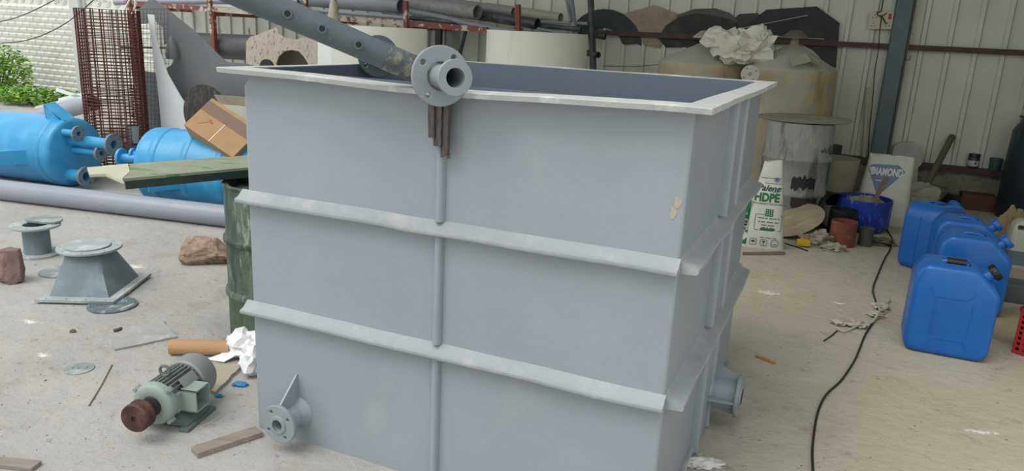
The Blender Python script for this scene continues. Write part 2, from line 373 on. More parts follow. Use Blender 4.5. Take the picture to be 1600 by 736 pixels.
def wbox(bm, s0, s1, d0, d1, z0, z1, bev=0):
    M = Matrix((WS, WN, Z)).transposed().to_4x4(); box(bm, (s0, d0, z0), (s1, d1, z1), Matrix.Translation(W0) @ M, bev)
bm = B(); wbox(bm, SL, SR, -.14, .012, 0, .35); struct(obj('wall_plinth', bm, PLST, smooth=False)); 
bm = B(); wbox(bm, SR, SR+.1, -.1, 6.0, 0, 3.7); struct(obj('wall_right', bm, SHEET, smooth=False))
# roof of the shed (above the picture): it shades the right-hand half of the yard
bm = B()
a = SD(V(470, 60, 0))[0]
pts = [Wp(a, -.3, 3.75), Wp(SR+.4, -.3, 3.75), Wp(SR+.4, 6.9, 4.0), Wp(-1.7, 6.6, 4.0), Wp(-3.0, 5.2, 3.9), Wp(a+1.2, 3.2, 3.85)]
poly_prism(bm, pts, Vector((0, 0, .08))); struct(obj('ceiling', bm, SHEET, smooth=False))
# purlins and pillar
bm = B(); wbox(bm, SD(V(905, 57, .05))[0], SR, .032, .085, 1.545, 1.60); struct(obj('trim_1', bm, PURL, smooth=False))
bm = B(); wbox(bm, -1.9, SR, .032, .09, .335, .40); struct(obj('trim_2', bm, PURL, smooth=False))
ps = SD(V(1389, 150, .12))[0]
bm = B(); wbox(bm, ps-.085, ps+.085, .09, .11, 0, 3.7); wbox(bm, ps-.085, ps-.07, .03, .11, 0, 3.7); wbox(bm, ps+.07, ps+.085, .03, .11, 0, 3.7)
for z in (.9, 1.55, 2.1): wbox(bm, ps-.04, ps+.03, .11, .118, z, z+.04)
struct(obj('column', bm, PILL, smooth=False))
bm = B(); wbox(bm, ps+.087, ps+.105, .03, .1, 0, 3.7); struct(obj('trim_3', bm, mat('brown_edge', '66564C', .7), smooth=False))
# ---------------------------------------------------------------- boundary wall of precast blocks
FL = SL-7
FS = SD(V(125, 60, 0))[0]
def blocks(s0, s1, z0, rows, bh, bw):
    b = B(); 
    wbox(b, s0, s1, -.16, -.045, 0, z0+rows*bh)
    for r in range(rows):
        off = (r % 2)*bw/2; s = s0-off
        while s < s1:
            a0, a1 = max(s, s0), min(s+bw, s1)
            if a1-a0 > .03:
                z = z0+r*bh; g = .006; M = Matrix((WS, WN, Z)).transposed().to_4x4(); M = Matrix.Translation(W0) @ M
                vs = [b.verts.new(M @ Vector(p)) for p in ((a0+g, -.045, z+g), (a1-g, -.045, z+g), (a1-g, -.045, z+bh-g), (a0+g, -.045, z+bh-g), (a0+.02, -.022, z+.03), (a1-.02, -.022, z+.03), (a1-.02, -.012, z+bh-.02), (a0+.02, -.012, z+bh-.02))]
                for q in ((4, 5, 6, 7), (0, 1, 5, 4), (1, 2, 6, 5), (2, 3, 7, 6), (3, 0, 4, 7)): b.faces.new([vs[i] for i in q])
            s += bw
    return b
zt = V(70, 8, 0).z; BH = .096; nrow = int((zt-.02)/BH)
struct(obj('wall_left', blocks(FL, FS-.09, .02, nrow, BH, .195), FENCE, smooth=False))
struct(obj('wall_left_far', blocks(FS+.09, SL+1.2, .02, nrow, BH, .195), FENCE, smooth=False))
ztop = .02+nrow*BH
def scrolls(b, s0, s1):
    wbox(b, s0, s1, -.15, -.05, ztop+.01, ztop+.5)
    s = s0+.15; k = 0
    while s < s1-.1:
        for zc in (ztop+.12, ztop+.34):
            pts = []
            for i in range(28):
                t = i/27*2.2*2*pi; r = .018+.075*(1-i/27); pts.append(Wp(s+r*cos(t+k), -.045, zc+r*sin(t+k)*.9))
            sweep(b, pts, .011, 5)
        s += .21; k += 1.4
bm = B(); scrolls(bm, FL, FS-.09); struct(obj('trim_4', bm, FENCE))
bm = B(); scrolls(bm, FS+.09, SL+1.2); struct(obj('trim_5', bm, FENCE))
bm = B(); wbox(bm, FS-.12, FS+.12, -.16, .06, 0, ztop+.6, .02); wbox(bm, FS-.17, FS-.12, -.16, -.0, 0, ztop+.6, .01); wbox(bm, FS+.12, FS+.17, -.16, 0, 0, ztop+.6, .01)
struct(obj('wall_post', bm, FPOST, smooth=False))
# ================================================================ the big grey tank
def hit(x, y, P, n):
    r = ray(x, y); n = Vector(n); return CAM + r*((Vector(P)-CAM).dot(n)/r.dot(n))
dT = SD(T0)[1]
TI = TM.inverted()
def TF(x, y, off=0): return TI @ V(x, y, dT+off)             # tank coordinates of a spot on the front face
def TR(x, y, off=0): return TI @ hit(x, y, T(TW+off, 0, 0), WS)
def rrect(x0, y0, x1, y1, r, n=5, sub=1):
    out = []
    for cx, cy, a in ((x1-r, y0+r, -pi/2), (x1-r, y1-r, 0), (x0+r, y1-r, pi/2), (x0+r, y0+r, pi)):
        for i in range(n+1): out.append((cx+r*cos(a+pi/2*i/n), cy+r*sin(a+pi/2*i/n)))
    if sub > 1:
        o2 = []
        for i, p in enumerate(out):
            q = out[(i+1) % len(out)]; d = math.dist(p, q); k = sub if d > .2 else 1
            o2 += [(p[0]+(q[0]-p[0])*j/k, p[1]+(q[1]-p[1])*j/k) for j in range(k)]
        out = o2
    return out
def loft(b, rings, cap0=True, cap1=True, close=False):
    R = [[b.verts.new(Vector(p)) for p in r] for r in rings]; n = len(R[0])
    seq = list(zip(R, R[1:])) + ([(R[-1], R[0])] if close else [])
    for a, c in seq:
        for i in range(n): b.faces.new((a[i], a[(i+1) % n], c[(i+1) % n], c[i]))
    if cap0 and not close: b.faces.new(R[0][::-1])
    if cap1 and not close: b.faces.new(R[-1])
tank = root('rectangular_tank', 'big grey open-topped fibreglass tank with ribs filling the centre of the yard', 'tank', None, M=TM)
bm = B(); t = .016
def rg(o, z, r=.012): return [(x, y, z) for x, y in rrect(-o, -o, TW+o, TD+o, max(r, .003), 4)]
def notch(r): return [(x+.018 if x < .03 and y < .08 else x, y, z) for x, y, z in r]
loft(bm, [rg(0, .0), rg(0, TH-.062), notch(rg(0, TH-.040)), notch(rg(0, TH-.012)), rg(-t-.004, TH-.012), rg(-t, .04)], True, True)
obj('tank_shell', bm, TANK, tank, ang=50)
bm = B(); loft(bm, [rg(-t-.0045, .042), rg(-t-.0045, TH-.002), rg(-t-.0075, TH-.002), rg(-t-.0075, .045)], True, True)
obj('inner_lining', bm, INN, tank, ang=50)
bm = B()
def rimring(ox, oyf, z, w=1):
    o = []
    for x, y in rrect(-ox, -oyf, TW+.055 if ox > 0 else TW+ox, TD+.055 if ox > 0 else TD+ox, .006, 2, 26):
        q = Vector((x*3.1, y*3.1, z)); o.append((x+.004*noise.noise(q*2)*w*(ox > 0), y+.006*noise.noise(q*1.7+Vector((4, 0, 0)))*w*(ox > 0), z+.004*noise.noise(q*.9)*w - (.012*sin(pi*min(max(x/TW, 0), 1))**2 if y < .1 else 0)))
    return o
loft(bm, [rimring(.05, .068, TH-.017), rimring(.05, .072, TH-.002), rimring(.047, .068, TH), rimring(-.018, -.018, TH+.002), rimring(-.018, -.018, TH-.017)], close=True)
obj('rim_flange', bm, RIM, tank, ang=50)
def rib(side, z, dep, k):
    b = B(); n = 26
    L = TW if side in 'fb' else TD
    e0, e1 = (-.022, .004) if side == 'f' else (.008, .01)
    prof = [(0, -.012), (dep*.9, -.008), (dep, -.002), (dep*.97, .007), (dep*.55, .014), (.006, .032 if side == 'f' else .022), (0, .036)]
    rings = []
    for i in range(n+1):
        s = -e0*0+(-abs(e0) if e0 < 0 else e0)+(L+(e1 if side != 'f' else .004)-(-abs(e0) if e0 < 0 else e0))*i/n; ring = []
        for (o, h) in prof:
            o2 = o*(1+.12*noise.noise(Vector((s*4, k*3, z*5)))); h2 = h+.003*noise.noise(Vector((s*5, z*9, k)))+z
            if side == 'f': p = (s, -o2, h2)
            elif side == 'r': p = (TW+o2, s, h2)
            elif side == 'l': p = (-o2, s, h2)
            else: p = (s, TD+o2, h2)
            ring.append(p)
        rings.append(ring)
    loft(b, rings); obj('horizontal_rib', b, RIB, tank, ang=50)
for k, z in enumerate((.915, .493)):
    rib('f', z, .044, 0); rib('r', z, .056, 1); rib('l', z, .04, 2); rib('b', z, .04, 3)
uf = TF(687, 420).x
def vrib(side, c, z0, z1, dep, w):
    b = B(); rings = []
    for i in range(9):
        z = z0+(z1-z0)*i/8; r = []
        for k in range(9):
            a = pi*k/8; q = w*cos(a)*(1+.1*noise.noise(Vector((z*6, c, k)))); o = dep*sin(a)**.7-.001
            r.append((c+q, -o, z) if side == 'f' else (TW+o, c+q, z) if side == 'r' else (-o, c+q, z) if side == 'l' else (c+q, TD+o, z))
        rings.append(r)
    loft(b, rings); obj('vertical_rib', b, TANK, tank, ang=60)
ZS = [(.004, .485), (.53, .905), (.95, TH-.018)]
for z0, z1 in ZS:
    vrib('f', uf, z0, z1, .026, .015); vrib('l', TD/2, z0, z1, .02, .015); vrib('b', TW/2, z0, z1, .02, .015)
v0, v1 = TR(1143, 230, .02).y, TR(1158, 230, .02).y
for z0, z1 in ZS:
    b = B(); box(b, (TW-.001, v0+.012, z0), (TW+.022, v1-.012, z1), bev=.004); obj('vertical_rib', b, TANK, tank)
    vrib('r', v0+.012, z0, z1, .034, .012); vrib('r', v1-.012, z0, z1, .034, .012)
bm = B(); box(bm, (TW-.002, .01, 0), (TW+.018, TD, .03), bev=.006); obj('base_lip', bm, RIB, tank)
# nozzles
def nozzle(P, axis, L, ro, rt, rb, gus, bore):
    """flanged outlet; P is on the wall, axis points outwards (tank coordinates); gus: list of (direction, height on the wall)"""
    ax = Vector(axis); F = frame(P, ax, (0, 0, 1)); b = B()
    lathe(b, [(bore, 0), (rt, 0), (rt, L-.005), (bore, L-.005), (bore, 0)], F, 32)
    lathe(b, [(rt+.02, .0005), (rt+.006, .012), (rt, .03)], F, 32)
    st = obj('nozzle', b, TANK, tank, ang=50)
    b = B(); flange(b, F @ Matrix.Translation((0, 0, L)), ro, bore, .016, 4, ro*.085, ro*.72, .6)
    obj('flange', b, FLG, st)
    b = B(); lathe(b, [(bore, .006), (bore+.014, .008), (bore+.012, .013), (bore, .014)], F @ Matrix.Translation((0, 0, L)), 30); obj('raised_face', b, FLG, st)
    for d, h in gus:
        d = Vector(d); tdir = ax.cross(d)
        b = B(); P0 = Vector(P)+d*(rt*.8)-tdir*.004
        poly_prism(b, [P0, Vector(P)+d*h-tdir*.004, Vector(P)+d*h+ax*.006-tdir*.004, P0+ax*(L-.006)+d*(ro-rt*.8)*.92, P0+ax*(L-.006)], tdir*.008); obj('gusset', b, TANK, st)
    return st
pf = TF(436.5, 662.5, .105); nozzle((pf.x, 0, pf.z), (0, -1, 0), .105, .0745, .045, .007, [((0, 0, 1), .155)], .022)
pr = TR(1153.5, 619, .13); nozzle((TW, pr.y, pr.z), (1, 0, 0), .13, .088, .062, .008, [((0, 0, 1), .14), ((0, 0, -1), .075), ((0, -1, 0), .1)], .035)
pt = TF(1056, 325, 0); b = B()
for q, (a, h) in enumerate(((.012, .016), (.009, .018))):
    addmesh(b, plate([[(a*cos(i*.6)*(1+.3*sin(i*2.1+q)), h*sin(i*.6)*(1+.25*cos(i*1.7))) for i in range(10)]], .0012, Matrix.Translation((pt.x+.004-.01*q, -.0006, pt.z+.016-.03*q)) @ Matrix.Rotation(pi/2, 4, 'X')))
obj('resin_stain', b, mat('resin_stain_tan', 'A59E8C', .7), tank)
# ================================================================ pipes lying on the tank rim
def at(x, y, Y):
    r = ray(x, y); return CAM + r*(Y/r.y)
C1 = at(688, 119, 2.24); C2 = at(710, 121.5, 2.135); ax = (C2-C1).normalized(); C3 = C1-ax*1.15
C3 = at(591, 88, C3.y)
F = frame(C1, ax)
sp_ = root('flanged_spool_pipe', 'grey pipe with loose round flange lying over the tank rim, open end facing the viewer', 'pipe', None, M=F)
bm = B(); lathe(bm, [(.026, .0), (.034, 0), (.034, .0), (.034, (C2-C1).length-.008), (.05, (C2-C1).length-.004), (.0505, (C2-C1).length+.008), (.049, (C2-C1).length+.01), (.0275, (C2-C1).length+.01), (.026, (C2-C1).length), (.026, -.0)], None, 40)
obj('stub_end', bm, FLG, sp_, ang=50)
q = F.inverted() @ C3
bm = B(); tubepipe(bm, (0, 0, .0), q, .034, .029); obj('pipe_barrel', bm, HDR, sp_)
bm = B(); flange(bm, Matrix.Translation((0, 0, 0)), .087, .041, .014, 4, .0085, .066, .95, 56); obj('loose_flange', bm, FLG, sp_)
bm = B(); flange(bm, frame(q, (0, 0, 1)), .087, .035, .014, 4, .008, .066, .6, 48); obj('end_flange', bm, HDR, sp_)
A1 = at(664, 115, 2.36); A0 = at(338, -27, 2.18); hd = (A1-A0).normalized()
F = frame(A1, -hd)
hp = root('perforated_header_pipe', 'long dark grey pipe with a row of small holes sloping down onto the tank rim', 'pipe', None, M=F)
L = (A1-A0).length; bm = B(); lathe(bm, [(.0, 0), (.030, .0), (.037, .012), (.038, .1), (.039, L*.5), (.041, L), (.0, L)], None, 36); obj('barrel', bm, HDR, hp, ang=50)
for (x, y) in ((448, 22), (501, 45), (556.5, 71)):
    r = ray(x, y); 
    # nearest approach of the sight line and the pipe axis gives the place along the pipe
    w = CAM-A1; a_, b_, c_ = r.dot(r), r.dot(hd), 1.; d_, e_ = r.dot(w), hd.dot(w); s_ = (a_*e_-b_*d_)/(a_*c_-b_*b_)
    P = A1+hd*s_; out = (CAM-P); out = (out-hd*out.dot(hd)).normalized()
    b = B(); lathe(b, [(.0085, .03), (.0145, .03), (.0145, .047), (.0135, .05), (.0085, .05), (.0083, .03)], frame(P, out), 20); M_ = obj('hole_boss', b, HDR, hp, world=True)
    b = B(); lathe(b, [(0, .0415), (.0084, .0415), (.0084, .0425), (0, .0425)], frame(P, out), 16); obj('bore', b, BLK, M_, world=True)  # black disc paints the dark of the hole; the barrel behind is solid
# chipped resin bands near its lower end
up_ = (CAM-A1); up_ = (up_-hd*up_.dot(hd)).normalized()
b = B(); lathe(b, [(.0392, .0), (.0396, .01), (.0396, .08), (.0392, .1)], frame(A1-hd*.13, hd), 32, wob=.01); obj('rough_patch', b, mat('rough_resin', '5C676B', .7, var=.3, scale=30, bump=.9, bscale=50, spots=(34, .52, .58, '98927E')), hp, world=True)
for s_ in ():
    b = B(); P = A1+hd*s_; k = hd.cross(up_); pts = []
    for i in range(14):
        a = -1.1+2.2*i/13; pts.append(P+hd*(.008*sin(i*1.9+s_*90))+(up_*cos(a)+k*sin(a))*.0395)
    sweep(b, pts, [.0018+.003*abs(sin(i*1.7+s_*50)) for i in range(14)], 6); obj('chipped_resin', b, mat('resin_tan', '7F7A68', .8, var=.3, scale=60, bump=.4), hp, world=True)
# fibre rag under the flange
bm = B()
for x0, x1, yb in ((671, 682, 213), (680, 694, 229), (692, 704, 243)):
    for i in range(9):
        f = i/8; x = x0+(x1-x0)*f; dd = .03+.018*sin(f*pi)+.004*random.random()
        pts = [V(x+.6*(x0-676)*(j/6)*.1*0-(x-676)*.02*j, 160+(yb-160+random.uniform(-3, 3)*(j == 6))*j/6, dT+dd) + WS*random.uniform(-.0015, .0015) for j in range(7)]
        pts = [V(x, 152, dT+.07)] + pts
        sweep(bm, spl(pts, 3), .0042, 5)
sweep(bm, spl([V(700, 240, dT+.04), V(703, 247, dT+.045), V(699, 246, dT+.04), V(704, 240, dT+.04)], 4), .0015, 5)
tag(obj('fibre_rag', bm, ROPE), 'frayed dark fibre rag hanging down the tank front below the round flange', 'rag')
# ================================================================ electric motor
PA = G(214, 656, .112); PC = G(306, 588, .112); md = (PC-PA); md.z = 0; md.normalize()
SHc = G(239, 633, .112); L1 = (PC-SHc).length
yaw_m = atan2(md.y, md.x)
mt = root('electric_motor', 'pale green finned electric motor with rusty pulley lying on the concrete', 'motor', None, M=Matrix.Translation((SHc.x, SHc.y, 0)) @ Matrix.Rotation(yaw_m, 4, 'Z'))
ZC = .112; BR = .078
AX = Matrix.Translation((0, 0, ZC)) @ Matrix.Rotation(pi/2, 4, 'Y')      # lathe z -> +x (towards the fan)
bm = B(); lathe(bm, [(0, .01), (BR-.012, .01), (BR-.012, .24), (0, .24)], AX, 48)
for k in range(30):
    a = 2*pi*k/30
    if abs((a+pi/2) % (2*pi)-pi) > 2.55: continue
    M_ = AX @ Matrix.Rotation(a, 4, 'Z'); box(bm, (BR-.02, -.0016, .03), (BR+.004, .0016, .215), M_)
obj('finned_body', bm, MOTD, mt, smooth=False)
bm = B(); lathe(bm, [(0, -.022), (.022, -.022), (.026, -.006), (.05, -.01), (.072, -.008), (.08, -.002), (.084, .006), (.084, .03), (.076, .034), (0, .034)], AX, 48)
for a in (.7, 2.2, 3.9, 5.5):
    M_ = AX @ Matrix.Rotation(a, 4, 'Z'); box(bm, (.07, -.011, .002), (.097, .011, .03), M_, .004); cyl(bm, M_ @ Vector((.089, 0, -.004)), M_ @ Vector((.089, 0, .002)), .007, n=6)
obj('end_shield', bm, MOTG, mt)
bm = B(); lathe(bm, [(0, .2), (.086, .2), (.092, .206), (.092, .285), (.085, .3), (.05, .305), (0, .305)], AX, 48); obj('fan_cowl', bm, MOTC, mt)
bm = B(); lathe(bm, [(0, -.09), (.017, -.09), (.017, -.02), (0, -.02)], AX, 20); lathe(bm, [(.02, -.026), (.038, -.02), (.04, -.01), (.02, -.01)], AX, 30); obj('shaft', bm, DARK, mt)
bm = B(); lathe(bm, [(.011, -.112), (.052, -.112), (.055, -.108), (.056, -.098), (.036, -.086), (.036, -.082), (.056, -.07), (.056, -.063), (.03, -.06), (.026, -.045), (.011, -.045), (.011, -.1), (.011, -.112)], AX, 44); obj('pulley', bm, PULL, mt, ang=30)
bm = B(); lathe(bm, [(0, -.108), (.011, -.108), (.011, -.1), (0, -.1)], AX, 20); obj('shaft_end', bm, DARK, mt)
bm = B(); pts = [Vector((.085, .02*cos(a), ZC+BR+.026+.02*sin(a))) for a in [2*pi*i/20 for i in range(21)]]; sweep(bm, pts, .006, 8); cyl(bm, (.085, 0, ZC+BR-.02), (.085, 0, ZC+BR+.008), .011); obj('lifting_eye', bm, MOTF, mt)
# terminal box on the right-hand side (towards the tank), its cover missing
sd = 1 if True else -1
bm = B(); y0, y1 = -.135, -.06
for lo, hi in (((.07, y0, .06), (.07+.006, y1, .15)), ((.16, y0, .06), (.166, y1, .15)), ((.07, y0, .06), (.166, y1, .066)), ((.07, y0, .144), (.166, y1, .15)), ((.07, y1-.004, .06), (.166, y1, .15))): box(bm, lo, hi)
box(bm, (.04, -.075, .065), (.18, -.04, .145), bev=.006)
tb = obj('terminal_box', bm, MOTG, mt, smooth=False)
bm = B(); box(bm, (.09, -.085, .085), (.146, -.064, .13), bev=.003); [cyl(bm, (.1+.018*i, -.1, .105), (.1+.018*i, -.085, .105), .004, n=8) for i in range(3)]; obj('terminal_block', bm, DARK, tb); bm = B(); box(bm, (.077, -.0665, .067), (.159, -.0645, .143)); obj('box_shade_plate', bm, BLK, tb)  # black plate paints the shade inside the open box
bm = B(); box(bm, (.075, -.03, 0), (.15, .03, .003)); me = None; bm.free()
bm = B(); M_ = AX @ Matrix.Rotation(-2.25+pi*0, 4, 'Z'); box(bm, (BR+.003, -.022, .09), (BR+.007, .022, .185), M_, .001); obj('nameplate_panel', bm, MOTC, mt)
for sy in (-1, 1):
    bm = B()
    poly_prism(bm, [Vector((.05, sy*.045, .05)), Vector((.19, sy*.045, .05)), Vector((.2, sy*.11, .012)), Vector((.04, sy*.11, .012))], Vector((0, 0, .008)))
    box(bm, (.02, min(sy*.085, sy*.125), 0), (.22, max(sy*.085, sy*.125), .014), bev=.004)
    for x_ in (.045, .19): poly_prism(bm, [Vector((x_, sy*.03, .06)), Vector((x_, sy*.115, .012)), Vector((x_, sy*.03, .012))], Vector((.008, 0, 0)))
    obj('foot', bm, MOTF, mt)
# ================================================================ blue vessels lying down
def lugbm(b, M, w=.12, h=.13, l=.2):
    """bracket: upright plate and two sloping cheeks; M: z outwards, x along the vessel"""
    box(b, (-.008, -w/2, -.03), (.004, w/2, h), M)
    for y in (-w/2, w/2-.01): poly_prism(b, [M @ Vector((0, y, -.04)), M @ Vector((l, y, -.04)), M @ Vector((0, y, h))], (M.to_3x3() @ Vector((0, .01, 0))))
    poly_prism(b, [M @ Vector((0, -w/2, h)), M @ Vector((0, w/2, h)), M @ Vector((l, w/2, .0)), M @ Vector((l, -w/2, .0))], M.to_3x3() @ Vector((-.008, 0, -.006)))
def vessel(name, label, g0, g1, R, Lb, nozs, lugs, bands, flip=False):
    """g0->g1: two ground contact points; the far dished end is past g1"""
    ax = (g1-g0).normalized(); E = g1+Z*R
    M = frame(E, ax, (0, 0, 1)); rt = root(name, label, 'vessel', None, M=M)
    b = B(); prof = [(0, -Lb-.1), (R*.5, -Lb-.085), (R*.85, -Lb-.04), (R*.985, -Lb)]
    for z in [-Lb+Lb*i/24 for i in range(1, 24)]: prof.append((R*(1+.008*sin(z*9)), z))
    prof += [(R*1.0, -.03), (R*.99, -.01), (R*.96, .006), (R*.9, .016), (R*.5, .03), (0, .036)]
    lathe(b, prof, None, 64, wob=.008); obj('shell', b, BLUE, rt, ang=60)
    for z in bands:
        b = B(); lathe(b, [(R*.99, z-.035), (R*1.015, z-.025), (R*1.015, z+.025), (R*.99, z+.035)], None, 64, wob=.005); obj('reinforcing_band', b, BLUE, rt, ang=60)
    Mi = M.inverted()
    for (x, y, h, rf, rs, side, mm) in nozs:
        zz = h+.06 if side > 0 else -Lb-.06-h
        P = Mi @ hit(x, y, E+ax*zz, ax)
        b = B(); tubepipe(b, (P.x, P.y, .02 if side > 0 else -Lb+.0), (P.x, P.y, zz), rs, rs*.72); n_ = obj('nozzle', b, BLUE, rt)
        b = B(); flange(b, Matrix.Translation((P.x, P.y, zz)), rf, rs*.7, .022, 4, rf*.1, rf*.74, .5, 32); obj('flange', b, mm, n_)
    for (ang, z, d) in lugs:
        b = B(); rr = Vector((cos(ang), sin(ang), 0)); X = Vector((0, 0, d)); Y = rr.cross(X)*1
        Ml = Matrix.Translation(rr*R*.97+Vector((0, 0, z))) @ Matrix((X, Y, rr)).transposed().to_4x4()
        lugbm(b, Ml); obj('support_lug', b, BLUE, rt, smooth=False)
    return rt, M
g0, g1 = G(0, 273), G(124, 290)
vessel('blue_vessel', 'blue cylindrical vessel lying nearest the left edge with grey flanged nozzles', g0, g1, .305, 1.45,
       [(122, 209, .12, .068, .03, 1, FDK), (177, 226, .42, .095, .05, 1, FDK), (157.5, 239.5, .27, .07, .03, 1, FDK), (134, 276, .14, .09, .055, 1, FDK)],
       [(.1, -.2, 1), (1.0, -1.3, 1), (-2.0, -.35, 1), (1.66, -.42, 1)], [-.12])
b = None
g0, g1 = G(372, 326), G(250, 315)
vessel('blue_vessel', 'blue banded vessel lying under the cardboard box beside the green drum', g0, g1, .315, 1.35,
       [(190, 246, .13, .075, .035, 1, BLUE), (208, 241, .04, .05, .03, 1, BLUE)],
       [(-.12, -.42, -1), (-1.75, -.2, -1)], [-.14, -.42, -.72, -1.05])
# ---- box leaning on the second vessel
P = at(331.5, 153, 6.15); a_ = at(383, 187, 6.05)-P; b_ = at(300.5, 201.5, 5.95)-P; a_ = a_.normalized(); b_ = (b_-a_*b_.dot(a_)).normalized(); n_ = a_.cross(b_)
if n_.y > 0: n_ = -n_
n_ = n_.normalized(); back = -n_
up3 = at(331.5, 153, 6.25)-P
bl, bh, bd = .5, (at(331.5, 153, 6.15)-at(300.5, 201.5, 5.95)).length, .2
Mx = Matrix.Translation(P) @ Matrix((a_, b_, back)).transposed().to_4x4()
# tip the depth axis upwards so the printed lid shows
cb = root('cardboard_box', 'brown taped cardboard box tilted on top of the blue banded vessel', 'box', None, M=Mx)
bm = B(); box(bm, (0, 0, 0), (bl, bh, bd), bev=.004); bx_ = obj('carton', bm, CARD, cb, smooth=False)
bm = B(); box(bm, (0.0, .03, -.0015), (bl, .13, -.0002)); box(bm, (0.17, .06, -.0025), (.24, .1, -.0012)); obj('printed_band', bm, CARDP, bx_, smooth=False)
bm = B(); box(bm, (.25, .13, -.0015), (.258, bh, -.0002)); obj('tape_strip', bm, mat('clear_tape', 'C6B79E', .3), bx_, smooth=False)
bm = B()
for k in range(2): box(bm, (.13+.02*k, .16+.01*k, -.0015), (.15+.02*k, .175+.01*k, -.0003))
sweep(bm, [(.08, .24, -.001), (.12, .2, -.001), (.14, .18, -.001)], .0012, 4); obj('red_mark', bm, mat('red_print', 'A34A3E', .7), bx_, smooth=False)
# ---- long grey pipe on the ground
def lying(x0, y0, x1, y1, r):
    a, c = G(x0, y0), G(x1, y1); d = (c-a).normalized(); s = d.cross(Z)
    if s.y > 0: s = -s
    return a, c, d, s
a, c, d, s = lying(0, 314, 350, 356.5, .09); r = .083
bm = B(); off = -s*r*.55+Z*r
tubepipe(bm, a-d*1.0+off, c+d*.55+off, r, r-.008, 40); tag(obj('ground_pipe', bm, PVCG), 'long smooth grey pipe lying on the ground in front of both blue vessels', 'pipe')
# ---- green drum with a plank on it
DC = G(362, 526)+Vector((.235, .03, 0)); DR = .235; DH = .80
gd = root('green_drum', 'weathered dark green drum standing against the tank, a plank on top', 'drum', DC)
bm = B(); prof = [(0, 0), (DR-.01, 0), (DR, .015)]
for z in (.27, .53): prof += [(DR, z-.02), (DR+.012, z-.01), (DR+.012, z+.01), (DR, z+.02)]
prof += [(DR, DH-.02), (DR-.004, DH-.004), (DR-.02, DH-.004), (DR-.022, DH-.03), (0, DH-.03)]
lathe(bm, prof, None, 48, wob=.01); obj('drum_body', bm, GREEN, gd, ang=50)
bm = B(); pts = [Vector(((DR)*cos(a), (DR)*sin(a), DH-.006)) for a in [2*pi*i/48 for i in range(49)]]; sweep(bm, pts, .007, 6); obj('drum_rim', bm, GREEN, gd)
zp = DH+.062
q0, q1 = G(383, 243, zp), G(200, 256, zp); q2, q3 = G(172, 281, zp), G(383, 262, zp)
e = (q0-q1)*.95; pk = root('painted_plank', 'long flat board with green-painted top and pale ragged end lying on the drum', 'plank', (q2+q3)/2)
A_ = q1+(q3-q2)*.0; top = [q1, q0+(q0-q1)*.75, q3+(q3-q2)*.75, q2+(q3-q2)*.06]
top = [Vector(p) for p in top]
def ragged(p, q, n, amp):
    return [p.lerp(q, i/n)+Vector((random.uniform(-amp, amp), random.uniform(-amp, amp), 0))*(0 < i < n) for i in range(n+1)]
bm = B(); poly_prism(bm, [top[0], top[1], top[2], top[3]]+ragged(top[3], top[0], 6, .012)[1:-1], Vector((0, 0, -.012))); obj('painted_top', bm, PLG, pk, False, True)
bm = B(); ins = (top[1]-top[0]).normalized()*.02
poly_prism(bm, [p+Vector((0, .004, -.0125)) for p in (top[0]+ins, top[1]-ins, top[2]-ins, top[3]+ins)], Vector((0, 0, -.036))); obj('dark_core', bm, PLGD, pk, False, True)
w0, w1 = G(136, 262, zp), G(190, 283, zp)
ce = [w0, q1, q1.lerp(top[3], .6)+(q0-q1)*.05, top[3]+(q3-q2)*.02, G(193, 284, zp), G(165, 272, zp), G(140, 273, zp)]
bm = B(); poly_prism(bm, [p+Z*.0015 for p in ce], Vector((0, 0, -.012))); obj('pale_end', bm, PLC, pk, False, True)
# ================================================================ castings on the left
# reducer hopper
c0, c1, c2 = G(52, 475), G(175, 478.5), G(239, 433); ex = (c1-c0); ey = (c2-c1); sx_, sy_ = ex.length, ey.length; cc = c0+(c2-c0)/2
exn = ex.normalized(); eyn = (ey-exn*ey.dot(exn)).normalized(); HH = .235; S = (sx_+sy_)/2
tc_ = G(140, 388, HH)
rd = root('square_to_round_reducer', 'dark grey hopper-shaped duct reducer standing on its square flange', 'reducer', None, M=Matrix.Translation(cc) @ Matrix((exn, eyn, Z)).transposed().to_4x4())
RI = wm(rd).inverted(); tl = RI @ tc_
bm = B(); bx = circ(0, 0, .006, 8); outs = [[(-sx_/2, -sy_/2), (sx_/2, -sy_/2), (sx_/2, sy_/2), (-sx_/2, sy_/2)]]
for k in range(4):
    for j in (-1, 1):
        outs.append(circ((-.38+.253*k)*sx_, j*.45*sy_, .006, 8))
        if 0 < k < 3: outs.append(circ(j*.45*sx_, (-.38+.253*k)*sy_, .006, 8))
addmesh(bm, plate(outs, .014, Matrix.Translation((0, 0, .007)))); obj('square_flange', bm, REDT, rd, False)
bm = B(); rings = []; RT_ = .118
for k in range(9):
    f = k/8; ring = []
    for i in range(48):
        a = 2*pi*i/48+pi/4; m = max(abs(cos(a)), abs(sin(a))); sq = Vector((cos(a)/m*sx_*.385, sin(a)/m*sy_*.385, 0)); rn = Vector((cos(a)*RT_, sin(a)*RT_, 0))+Vector((tl.x, tl.y, 0))
        p = sq.lerp(rn, f**1.0); p.z = .012+(HH-.02)*f; ring.append(p)
    rings.append(ring)
loft(bm, rings); obj('tapered_body', bm, RED, rd, ang=50)
bm = B(); flange(bm, Matrix.Translation((tl.x, tl.y, HH-.004)), .168, .11, .014, 8, .006, .15, .2, 56); obj('round_flange', bm, REDT, rd)
bm = B(); M_ = Matrix.Translation(tc_+Vector((-.012, -.0, .008))); addmesh(bm, plate([circ(0, 0, .122, 48)], .009, M_, .002)); tag(obj('blind_disc', bm, REDT), 'dusty round disc lying on top of the square-based reducer', 'disc')
